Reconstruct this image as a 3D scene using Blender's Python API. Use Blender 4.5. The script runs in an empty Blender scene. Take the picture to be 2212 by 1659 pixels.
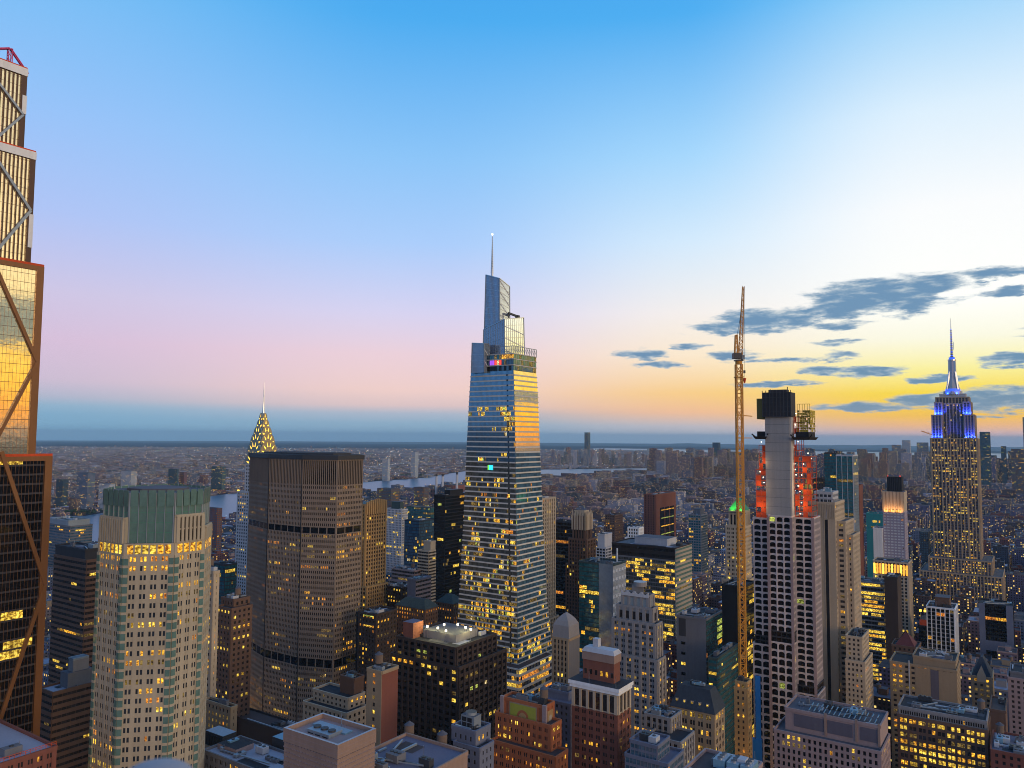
import bpy, math, random
from math import sin, cos, tan, atan2, asin, sqrt, pi, radians
from mathutils import Vector, Matrix
rnd = random.Random(11)
C = bpy.context.scene.collection
SC = bpy.context.scene

# ------------------------------------------------------------------ camera
F_, CX_, CY_ = 1670.0, 1106.0, 829.5          # focal length and centre in photo units (2212 x 1659)
CAMZ = 258.0
RC = Matrix.Rotation(radians(90 + 3.85), 3, 'X') @ Matrix.Rotation(radians(0.39), 3, 'Z')
RI = RC.transposed()
cam = bpy.data.objects.new('camera', bpy.data.cameras.new('camera'))
C.objects.link(cam)
cam.matrix_world = Matrix.Translation((0, 0, CAMZ)) @ RC.to_4x4()
cam.data.lens = F_ / 2212 * 36
cam.data.sensor_width = 36
cam.data.clip_start = 0.05
cam.data.clip_end = 200000
cam.data.dof.use_dof = True
cam.data.dof.focus_distance = 600
cam.data.dof.aperture_fstop = 2.2
SC.camera = cam
SC.view_settings.view_transform = 'Standard'
SC.view_settings.look = 'None'
SC.view_settings.exposure = 0.0
SC.view_settings.gamma = 1
SC.cycles.max_bounces = 5
SC.cycles.diffuse_bounces = 2
SC.cycles.glossy_bounces = 3
SC.cycles.transmission_bounces = 2
SC.cycles.volume_bounces = 0
SC.cycles.sample_clamp_indirect = 4
SC.cycles.filter_width = 1.0
EARTH = 7.43e6


def ray(px, py):
    return RC @ Vector(((px - CX_) / F_, (CY_ - py) / F_, -1))


def at(px, py, Y):
    v = ray(px, py)
    v = v * (Y / v.y)
    return Vector((v.x, v.y, v.z + CAMZ))


def proj(P):
    q = RI @ (Vector(P) - Vector((0, 0, CAMZ)))
    return CX_ - F_ * q.x / q.z, CY_ + F_ * q.y / q.z


def drop(x, y):
    return (x * x + y * y) / (2 * EARTH)


def lin(r, g, b, k=1.0):
    f = lambda c: (c / 12.92 if c <= 0.04045 else ((c + 0.055) / 1.055) ** 2.4)
    return (f(r / 255) * k, f(g / 255) * k, f(b / 255) * k, 1)


# ------------------------------------------------------------------ node helpers
class NT:
    def __init__(s, nt):
        s.nt = nt
        for n in list(nt.nodes):
            nt.nodes.remove(n)

    def n(s, typ, **kw):
        nd = s.nt.nodes.new(typ)
        for k, v in kw.items():
            setattr(nd, k, v)
        return nd

    def put(s, inp, v):
        if hasattr(v, 'is_output') or hasattr(v, 'links'):
            s.nt.links.new(v, inp)
        else:
            inp.default_value = v

    def m(s, op, a, b=None, c=None, clamp=False):
        nd = s.n('ShaderNodeMath', operation=op, use_clamp=clamp)
        s.put(nd.inputs[0], a)
        if b is not None: s.put(nd.inputs[1], b)
        if c is not None: s.put(nd.inputs[2], c)
        return nd.outputs[0]

    def mix(s, f, a, b, typ='MIX'):
        nd = s.n('ShaderNodeMix', data_type='RGBA', blend_type=typ)
        s.put(nd.inputs[0], f); s.put(nd.inputs[6], a); s.put(nd.inputs[7], b)
        return nd.outputs[2]

    def sm(s, v, a, b, lo=0.0, hi=1.0):
        nd = s.n('ShaderNodeMapRange', interpolation_type='SMOOTHSTEP')
        s.put(nd.inputs[0], v)
        for i, q in enumerate((a, b, lo, hi)): s.put(nd.inputs[1 + i], q)
        return nd.outputs[0]

    def ramp(s, f, stops, interp='LINEAR'):
        nd = s.n('ShaderNodeValToRGB')
        s.put(nd.inputs[0], f)
        el = nd.color_ramp.elements
        nd.color_ramp.interpolation = interp
        while len(el) > 1: el.remove(el[-1])
        el[0].position = stops[0][0]; el[0].color = stops[0][1]
        for p, c in stops[1:]:
            e = el.new(p); e.color = c
        return nd.outputs[0]

    def noise(s, vec, scale, detail=3, rough=0.55):
        nd = s.n('ShaderNodeTexNoise')
        if vec is not None: s.put(nd.inputs['Vector'], vec)
        nd.inputs['Scale'].default_value = scale
        nd.inputs['Detail'].default_value = detail
        nd.inputs['Roughness'].default_value = rough
        return nd.outputs[0]

    def xyz(s, a, b, c=0.0):
        nd = s.n('ShaderNodeCombineXYZ')
        s.put(nd.inputs[0], a); s.put(nd.inputs[1], b); s.put(nd.inputs[2], c)
        return nd.outputs[0]

    def sep(s, v):
        nd = s.n('ShaderNodeSeparateXYZ'); s.put(nd.inputs[0], v)
        return nd.outputs


# ------------------------------------------------------------------ sky
SUN_AZ, SUN_EL = 140.0, 2.5        # degrees right of the view axis
world = bpy.data.worlds.new('World')
SC.world = world
world.use_nodes = True
T = NT(world.node_tree)
gen = T.n('ShaderNodeTexCoord').outputs['Generated']
dx, dy, dz = T.sep(gen)
el = T.m('MULTIPLY', T.m('ARCSINE', dz), 57.29578)
az = T.m('MULTIPLY', T.m('ARCTAN2', dx, dy), 57.29578)
pos = lambda e: sqrt(min(max(e, 0), 90) / 90)
fac = T.m('SQRT', T.m('DIVIDE', T.m('MAXIMUM', el, 0.0), 90.0))


def skyramp(lst):
    return T.ramp(fac, [(pos(e), lin(r, g, b, k[0] if k else 1)) for e, r, g, b, *k in lst])


R_left = skyramp([(0, 128, 178, 208), (1.2, 132, 176, 206), (1.8, 148, 182, 208), (2.3, 178, 186, 208), (3.4, 208, 192, 214), (6, 217, 193, 220),
                  (9, 208, 199, 230), (14, 176, 197, 246), (20, 152, 195, 249), (29, 112, 188, 245), (45, 88, 150, 220), (90, 96, 130, 182)])
R_ctr = skyramp([(0, 134, 172, 200), (.9, 148, 180, 204), (1.6, 176, 188, 206), (2.2, 226, 200, 200), (3.3, 244, 210, 204), (6, 238, 210, 220),
                 (9, 216, 212, 242), (14, 172, 206, 252), (20, 140, 197, 249), (29, 76, 172, 241), (45, 36, 135, 222), (90, 96, 130, 182)])
R_mid = skyramp([(0, 178, 192, 206), (0.8, 204, 196, 200), (1.8, 250, 196, 152), (3.2, 255, 210, 136), (6, 255, 236, 208),
                 (9, 248, 242, 238), (14, 214, 236, 254), (20, 166, 216, 254), (29, 78, 174, 242), (45, 50, 142, 226), (90, 96, 130, 182)])
R_right = skyramp([(0, 206, 196, 202), (0.4, 240, 196, 184), (0.9, 255, 194, 128), (1.5, 255, 200, 74), (3, 255, 222, 58), (4.6, 255, 245, 160), (6.6, 255, 253, 230),
                   (9, 255, 255, 250, 1.04), (15, 252, 254, 255), (21, 222, 241, 255), (29, 135, 204, 250), (45, 62, 150, 230), (90, 96, 130, 182)])
R_sun = skyramp([(0, 255, 175, 60, 1.0), (1.5, 255, 170, 20, 1.7), (3, 255, 196, 20, 1.9), (6, 255, 224, 96, 1.7), (9, 255, 244, 205, 1.5), (12, 255, 248, 226, 1.45),
                 (18, 250, 246, 236, 1.2), (30, 215, 232, 250, 1.0), (50, 90, 165, 236), (90, 96, 130, 182)])
R_back = skyramp([(0, 150, 150, 160), (4, 225, 185, 165, 1.35), (10, 225, 195, 180, 1.35), (25, 165, 178, 200, 1.2), (50, 112, 146, 196), (90, 96, 130, 182)])
R_east = skyramp([(0, 84, 124, 170), (4, 105, 150, 198), (10, 104, 160, 220), (25, 92, 156, 224), (50, 92, 144, 208), (90, 96, 130, 182)])
col = T.mix(T.sm(az, -178, -140), R_back, R_east)
col = T.mix(T.sm(az, -80, -34), col, R_left)
col = T.mix(T.sm(az, -33, -8), col, R_ctr)
col = T.mix(T.sm(az, -6, 15), col, R_mid)
col = T.mix(T.sm(az, 12, 29), col, R_right)
col = T.mix(T.sm(az, 34, 62), col, R_sun)
col = T.mix(T.sm(az, 85, 150), col, R_back)
# clouds: soft elongated banks at fixed sky directions (centre and half size in photo units)
CLOUDS = [(1905, 640, 185, 40, 1), (2000, 622, 115, 30, 1), (1830, 662, 110, 30, 1), (1655, 692, 135, 26, .95), (1560, 706, 105, 13, .8),
          (2125, 592, 92, 13, .9), (2195, 627, 52, 13, .9), (1385, 765, 60, 12, .8), (1420, 788, 55, 8, .8), (1490, 748, 42, 6, .6),
          (1590, 766, 38, 9, .6), (1800, 768, 52, 11, .85), (1880, 803, 95, 13, .9), (1770, 799, 70, 8, .75), (1680, 829, 68, 7, .8),
          (2160, 776, 78, 16, 1), (2045, 818, 60, 8, .85), (2150, 862, 140, 30, 1), (1995, 866, 90, 17, .95), (1845, 880, 90, 11, .9),
          (1820, 703, 65, 9, .6), (1790, 739, 60, 6, .5), (2060, 902, 90, 5, .5),
          (1690, 778, 90, 5, .45), (2330, 700, 120, 22, 1), (2420, 820, 160, 26, 1), (2600, 620, 190, 30, 1)]
nvec = T.xyz(T.m('MULTIPLY', az, 0.42), T.m('MULTIPLY', el, 1.7), 0.0)
n1 = T.m('SUBTRACT', T.noise(nvec, 1.0, 6, 0.6), 0.5)
n3 = T.m('SUBTRACT', T.noise(T.xyz(T.m('MULTIPLY', az, 0.6), T.m('MULTIPLY', el, 2.6), 9.1), 1.0, 6, 0.62), 0.5)
n2 = T.m('SUBTRACT', T.noise(T.xyz(T.m('MULTIPLY', az, 0.2), T.m('MULTIPLY', el, 0.6), 3.7), 1.0, 3, 0.5), 0.5)
azw = T.m('ADD', az, T.m('MULTIPLY', n2, 5.0))
elw = T.m('ADD', el, T.m('MULTIPLY', n1, 1.1))
best = None
CLOUDS += [('azel', 106, 7.0, 34, 1.7, 1), ('azel', 66, 4.3, 16, .75, 1)]
for px, py, w, h, s, *more in CLOUDS:
    if px == 'azel':
        A, E, dA, dE, s = py, w, h, s, more[0]
        a = T.m('MULTIPLY', T.m('SUBTRACT', azw, A), 1 / dA)
        e = T.m('MULTIPLY', T.m('SUBTRACT', elw, E), 1 / dE)
        best = T.m('MAXIMUM', best, T.m('MULTIPLY', T.m('SUBTRACT', 1.0, T.m('ADD', T.m('MULTIPLY', a, a), T.m('MULTIPLY', e, e))), s))
        continue
    v = ray(px, py); v2 = ray(px + w, py); v3 = ray(px, py - h)
    A = math.degrees(atan2(v.x, v.y)); E = math.degrees(asin(v.normalized().z))
    dA = abs(math.degrees(atan2(v2.x, v2.y)) - A); dE = abs(math.degrees(asin(v3.normalized().z)) - E)
    a = T.m('MULTIPLY', T.m('SUBTRACT', azw, A), 1 / dA)
    e = T.m('MULTIPLY', T.m('SUBTRACT', elw, E), 1 / dE)
    r2 = T.m('ADD', T.m('MULTIPLY', a, a), T.m('MULTIPLY', e, e))
    d = T.m('MULTIPLY', T.m('SUBTRACT', 1.0, r2), s)
    best = d if best is None else T.m('MAXIMUM', best, d)
dens = T.m('ADD', T.m('ADD', best, .34), T.m('ADD', T.m('MULTIPLY', n1, 2.0), T.m('MULTIPLY', n3, 2.3)))
cmask = T.m('MULTIPLY', T.sm(dens, -0.02, 0.8), 0.95)
ccol = T.mix(T.sm(T.m('ADD', dens, T.m('MULTIPLY', n3, 1.6)), 0.1, 1.35), lin(180, 197, 208), lin(96, 140, 178))
ccol = T.mix(T.sm(el, 1.0, 4.0), T.mix(0.5, ccol, lin(140, 160, 176)), ccol)
col = T.mix(cmask, col, ccol)
bg1 = T.n('ShaderNodeBackground'); T.put(bg1.inputs[0], col); bg1.inputs[1].default_value = 1.0
skyt = T.n('ShaderNodeTexSky', sky_type='NISHITA')
skyt.sun_disc = False
skyt.sun_elevation = radians(SUN_EL)
skyt.sun_rotation = radians(SUN_AZ)
bg2 = T.n('ShaderNodeBackground'); T.put(bg2.inputs[0], skyt.outputs[0]); bg2.inputs[1].default_value = 0.004
ad = T.n('ShaderNodeAddShader'); T.put(ad.inputs[0], bg1.outputs[0]); T.put(ad.inputs[1], bg2.outputs[0])
wo = T.n('ShaderNodeOutputWorld'); T.put(wo.inputs[0], ad.outputs[0])
world.cycles.sampling_method = 'MANUAL'
world.cycles.sample_map_resolution = 512

sun = bpy.data.objects.new('sun', bpy.data.lights.new('sun', 'SUN'))
C.objects.link(sun)
sun.data.energy = 1.15
sun.data.angle = radians(20)
sun.data.color = (1, .74, .47)
sd = Vector((sin(radians(SUN_AZ)) * cos(radians(SUN_EL + 5)), cos(radians(SUN_AZ)) * cos(radians(SUN_EL + 5)), sin(radians(SUN_EL + 5))))
sun.rotation_euler = sd.to_track_quat('Z', 'Y').to_euler()

# ------------------------------------------------------------------ materials
MATS = {}


def new_mat(name):
    m = bpy.data.materials.new(name)
    m.use_nodes = True
    MATS[name] = m
    t = NT(m.node_tree)
    out = t.n('ShaderNodeOutputMaterial')
    p = t.n('ShaderNodeBsdfPrincipled')
    t.put(out.inputs[0], p.outputs[0])
    return m, t, p


def wall(name, col, rough=.85, var=.22, metal=0.0, spec=.3, grime=True):
    m, t, p = new_mat(name)
    g = t.n('ShaderNodeNewGeometry').outputs['Position']
    a = t.noise(g, .045, 4)
    b = t.noise(g, .9, 3)
    x, y, z = t.sep(g)
    st = t.noise(t.xyz(x, y, t.m('MULTIPLY', z, .06)), .55, 3)
    k = t.m('ADD', t.m('MULTIPLY', a, var * 1.6), t.m('MULTIPLY', b, var * .9))
    k = t.m('ADD', k, t.m('MULTIPLY', st, var * 1.3 if grime else 0.0))
    k = t.m('ADD', k, 1 - var * 1.9 if grime else 1 - var * 1.25)
    v = t.n('ShaderNodeVectorMath', operation='SCALE')
    v.inputs[0].default_value = col[:3]
    t.put(v.inputs['Scale'], k)
    t.put(p.inputs['Base Color'], v.outputs[0])
    p.inputs['Roughness'].default_value = rough
    p.inputs['Metallic'].default_value = metal
    p.inputs['Specular IOR Level'].default_value = spec
    return m


def glass(name, col, rough=.06, metal=.0, spec=.8, wob=.03, cell=.7):
    m, t, p = new_mat(name)
    g = t.n('ShaderNodeNewGeometry').outputs['Position']
    a = t.noise(g, .35, 3)
    wn = t.n('ShaderNodeTexWhiteNoise')
    sn = t.n('ShaderNodeVectorMath', operation='SNAP'); t.put(sn.inputs[0], g); sn.inputs[1].default_value = (2.1, 2.1, 3.9)
    t.put(wn.inputs['Vector'], sn.outputs[0])
    k = t.m('ADD', t.m('MULTIPLY', wn.outputs[0], cell), t.m('ADD', .7 - cell * .5, t.m('MULTIPLY', a, .6)))
    v = t.n('ShaderNodeVectorMath', operation='SCALE'); v.inputs[0].default_value = col[:3]; t.put(v.inputs['Scale'], k)
    t.put(p.inputs['Base Color'], v.outputs[0])
    p.inputs['Roughness'].default_value = rough
    p.inputs['Metallic'].default_value = metal
    p.inputs['Specular IOR Level'].default_value = spec
    bp = t.n('ShaderNodeBump'); bp.inputs['Strength'].default_value = wob; bp.inputs['Distance'].default_value = 1.0
    t.put(bp.inputs['Height'], t.noise(g, .25, 2)); t.put(p.inputs['Normal'], bp.outputs[0])
    return m


def litmat(name, c1, c2, s, scale=.8):
    """a lit room behind glass: bright ceiling and fittings, darker furniture, blinds"""
    m, t, p = new_mat(name)
    g = t.n('ShaderNodeNewGeometry').outputs['Position']
    x, y, z = t.sep(g)
    a = t.noise(t.xyz(x, y, t.m('MULTIPLY', z, 1.3)), scale, 2)
    b = t.noise(g, .11, 2)
    e = t.sm(a, .34, .66, .16, 1.25)
    e = t.m('MULTIPLY', e, t.sm(b, .3, .7, .45, 1.25))
    t.put(p.inputs['Emission Color'], t.mix(t.sm(a, .3, .75), c1, c2))
    t.put(p.inputs['Emission Strength'], t.m('MULTIPLY', e, s))
    p.inputs['Base Color'].default_value = (.02, .02, .02, 1)
    p.inputs['Roughness'].default_value = .12
    m.cycles.emission_sampling = 'NONE'
    return m


def emit(name, c, s, sample=False):
    m, t, p = new_mat(name)
    p.inputs['Base Color'].default_value = (.05, .05, .05, 1)
    p.inputs['Emission Color'].default_value = c
    p.inputs['Emission Strength'].default_value = s
    m.cycles.emission_sampling = 'AUTO' if sample else 'NONE'
    return m


for nm, c in dict(tan=(.32, .235, .15), sand=(.45, .36, .26), limestone=(.40, .33, .26), greystone=(.25, .235, .235), grey=(.15, .15, .165),
                  brown=(.135, .078, .055), redbrown=(.20, .075, .05), orangebrick=(.40, .125, .05), pink=(.31, .205, .16), rose=(.33, .235, .225), lavender=(.33,.29,.36), archstone=(.56,.48,.46),
                  darkbrown=(.048, .033, .028), black=(.018, .017, .02), charcoal=(.045, .043, .048), white=(.74, .74, .74),
                  palegrey=(.46, .46, .48), pan=(.245, .19, .15), granite=(.41,.345,.25), concrete=(.30, .29, .28), brickred=(.20, .07, .05),
                  golden=(.42, .26, .11), purplegrey=(.12, .105, .13), bluegrey=(.15, .16, .215), terracotta=(.55, .52, .47)).items():
    wall(nm, c)
wall('warm_stone', (.37, .27, .18))
wall('roof_dark', (.032, .032, .038), var=.4, grime=False)
wall('roof_grey', (.095, .095, .112), var=.4, grime=False)
wall('roof_pale', (.34, .34, .40), var=.25, grime=False)
wall('roof_purple', (.15, .135, .18), var=.3, grime=False)
wall('roof_brown', (.075, .052, .05), var=.35, grime=False)
wall('asphalt', (.05, .05, .055), var=.3, grime=False)
wall('metal_grey', (.30, .34, .38), rough=.45, metal=.4, var=.3, grime=False)
wall('metal_dark', (.06, .06, .065), rough=.5, metal=.3, var=.3, grime=False)
wall('metal_blue', (.20, .36, .46), rough=.5, metal=.2, var=.3, grime=False)
wall('steel', (.55, .56, .58), rough=.32, metal=.9, var=.15, grime=False)
wall('bronze', (.23, .105, .042), rough=.42, metal=.35, var=.18)
wall('bronze_dark', (.10, .055, .035), rough=.45, metal=.3, var=.2)
wall('wood', (.17, .12, .09), var=.3)
wall('netting_orange', (.58, .075, .018), var=.35)
wall('netting_yellow', (.42, .31, .03), var=.3)
wall('olive', (.16, .13, .04), var=.3)
wall('crane_yellow', (.58, .25, .03), rough=.5, var=.25, grime=False)
wall('crane_pink', (.55, .05, .16), rough=.5, var=.2, grime=False)
wall('hoist_blue', (.02, .20, .62), rough=.6, var=.12)
wall('copper_green', (.05, .24, .13), var=.25)
wall('slate', (.035, .045, .06), var=.4)
wall('slate_green', (.05, .075, .075), var=.4)
wall('red_roof', (.12, .035, .035), var=.3)
wall('steelcrown', (.42, .38, .30), rough=.3, metal=.85, var=.2)
wall('gold_leaf', (.75, .45, .05), rough=.35, metal=.6, var=.15)
wall('teal_net', (.04, .27, .27), var=.3)
wall('leaf', (.03, .06, .03), var=.6, grime=False)
wall('mosaic', (.36, .36, .05), var=.25, grime=False)
glass('glass', (.028, .033, .042))
glass('glass_brown', (.03, .024, .022), spec=.6)
glass('glass_black', (.008, .008, .01), spec=.35)
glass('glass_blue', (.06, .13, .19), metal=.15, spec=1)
glass('glass_mirror', (.26, .43, .56), metal=.85, rough=.05, wob=.015, cell=.06)  # blue tint in the glass colour strengthens the sky reflection
glass('glass_sunset_tint', (.85, .70, .42), metal=.85, rough=.06, wob=.02, cell=.06)  # gold put into the glass colour strengthens the sunset reflection
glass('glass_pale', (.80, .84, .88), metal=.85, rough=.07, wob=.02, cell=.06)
glass('glass_grey', (.11, .115, .10), metal=.25, spec=1, rough=.1)
glass('glass_green', (.15, .255, .22), metal=.25, spec=.9, rough=.14, cell=.1)
glass('glass_teal', (.03, .15, .18), metal=.25, spec=1, rough=.1)
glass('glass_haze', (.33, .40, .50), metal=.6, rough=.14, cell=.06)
litmat('lit_amber', (1, .32, .012, 1), (1, .60, .05, 1), 1.25)
litmat('lit_yellow', (1, .50, .015, 1), (1, .76, .12, 1), 1.3)
litmat('lit_orange', (.9, .20, .01, 1), (1, .42, .05, 1), .9)
litmat('lit_dim', (.5, .26, .03, 1), (.7, .48, .12, 1), .38)
litmat('lit_green', (.55, .62, .03, 1), (.9, 1, .25, 1), .75)
litmat('lit_white', (1, .66, .2, 1), (1, .9, .55, 1), .95)
emit('glow_yellow', (1, .58, .05, 1), 2.8)
emit('glow_orange', (1, .38, .03, 1), 1.5)
emit('glow_white', (1, .9, .65, 1), 5.0)
emit('glow_green', (.25, .9, .08, 1), 1.1)
emit('glow_red', (1, .06, .03, 1), 1.3)
emit('glow_cyan', (.02, .65, .9, 1), 1.6)
emit('glow_purple', (.45, .1, 1, 1), 1.0)
emit('glow_blue', (.03, .10, 1, 1), 1.4)
PAL = {'bright': [('lit_amber', 3), ('lit_yellow', 2)], 'warm': [('lit_amber', 5), ('lit_yellow', 3), ('lit_orange', 3), ('lit_dim', 6)],
       'yellow': [('lit_yellow', 6), ('lit_amber', 3), ('lit_dim', 5)],
       'orange': [('lit_orange', 5), ('lit_amber', 5), ('lit_dim', 3)],
       'green': [('lit_green', 5), ('lit_yellow', 3), ('lit_dim', 4)],
       'mixed': [('lit_amber', 3), ('lit_yellow', 3), ('lit_green', 2), ('lit_dim', 4), ('lit_white', 1)]}
PAL = {k: [n for n, w in v for _ in range(w)] for k, v in PAL.items()}


# ------------------------------------------------------------------ mesh building
class MB:
    def __init__(s):
        s.v = []; s.f = []; s.m = []; s.mats = []

    def mi(s, name):
        if name not in s.mats: s.mats.append(name)
        return s.mats.index(name)

    def face(s, pts, mat):
        k = len(s.v)
        s.v.extend(pts)
        s.f.append(tuple(range(k, k + len(pts))))
        s.m.append(s.mi(mat))

    def box(s, x0, x1, y0, y1, z0, z1, mat, top=None, bottom=False):
        a, b, c, d = (x0, y0), (x1, y0), (x1, y1), (x0, y1)
        s.prism([a, b, c, d], z0, z1, mat, top, bottom)

    def prism(s, poly, z0, z1, mat, top=None, bottom=False, poly1=None):
        n = len(poly); poly1 = poly1 or poly
        for i in range(n):
            a, b = poly[i], poly[(i + 1) % n]; c, d = poly1[(i + 1) % n], poly1[i]
            s.face([(a[0], a[1], z0), (b[0], b[1], z0), (c[0], c[1], z1), (d[0], d[1], z1)], mat)
        s.face([(p[0], p[1], z1) for p in poly1], top or mat)
        if bottom: s.face([(p[0], p[1], z0) for p in reversed(poly)], mat)

    def cyl(s, x, y, r, z0, z1, mat, n=14, r1=None, top=None):
        r1 = r if r1 is None else r1
        P = [(x + r * cos(2 * pi * i / n), y + r * sin(2 * pi * i / n)) for i in range(n)]
        Q = [(x + r1 * cos(2 * pi * i / n), y + r1 * sin(2 * pi * i / n)) for i in range(n)]
        s.prism(P, z0, z1, mat, top, True, Q)

    def bar(s, a, b, r, mat):
        a, b = Vector(a), Vector(b)
        d = (b - a)
        if d.length < 1e-6: return
        d.normalize()
        u = d.cross(Vector((0, 0, 1)))
        if u.length < .05: u = d.cross(Vector((1, 0, 0)))
        u.normalize(); w = d.cross(u)
        q = [(u * i + w * j) * r for i, j in ((-1, -1), (1, -1), (1, 1), (-1, 1))]
        A = [tuple(a + k) for k in q]; B = [tuple(b + k) for k in q]
        for i in range(4):
            j = (i + 1) % 4
            s.face([A[i], B[i], B[j], A[j]], mat)
        s.face(A, mat); s.face(B[::-1], mat)

    def hip(s, x0, x1, y0, y1, z0, z1, ix, iy, mat, top=None):
        s.prism([(x0, y0), (x1, y0), (x1, y1), (x0, y1)], z0, z1, mat, top, False,
                [(x0 + ix, y0 + iy), (x1 - ix, y0 + iy), (x1 - ix, y1 - iy), (x0 + ix, y1 - iy)])

    def build(s, name, parent=None, **props):
        me = bpy.data.meshes.new(name)
        me.from_pydata(s.v, [], s.f)
        for n in s.mats: me.materials.append(MATS[n])
        me.polygons.foreach_set('material_index', s.m)
        me.update()
        o = bpy.data.objects.new(name, me)
        C.objects.link(o)
        if parent is not None: o.parent = parent
        for k, v in props.items(): o[k] = v
        return o


# street grid of the island: local x runs along the cross streets, local y along the avenues
TH = -34.0
GW = Vector((cos(radians(TH)), sin(radians(TH)), 0))
GS = Vector((-sin(radians(TH)), cos(radians(TH)), 0))
RECTS = []           # footprints already used, in grid coordinates


def grid(P):
    P = Vector((P[0], P[1], 0))
    return P.dot(GW), P.dot(GS)


def ungrid(u, v):
    p = GW * u + GS * v
    return p.x, p.y


def along(P, d, px):
    """how far from P along direction d until the photo column px"""
    O = Vector((0, 0, CAMZ))
    a = RI @ (P - O); b = RI @ Vector(d)
    k = (px - CX_) / F_
    return -(a.x + k * a.z) / (b.x + k * b.z)


def rect_px(cx, lx, rx, yt, d, D=None):
    """near corner column, left and right columns, top row, distance -> grid rectangle and top height"""
    P = at(cx, yt, d)
    L = along(P, -GW, lx)
    if D is None: D = along(P, GS, rx)
    u, v = grid(P)
    return (u - L, u, v, v + D), P.z


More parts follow.
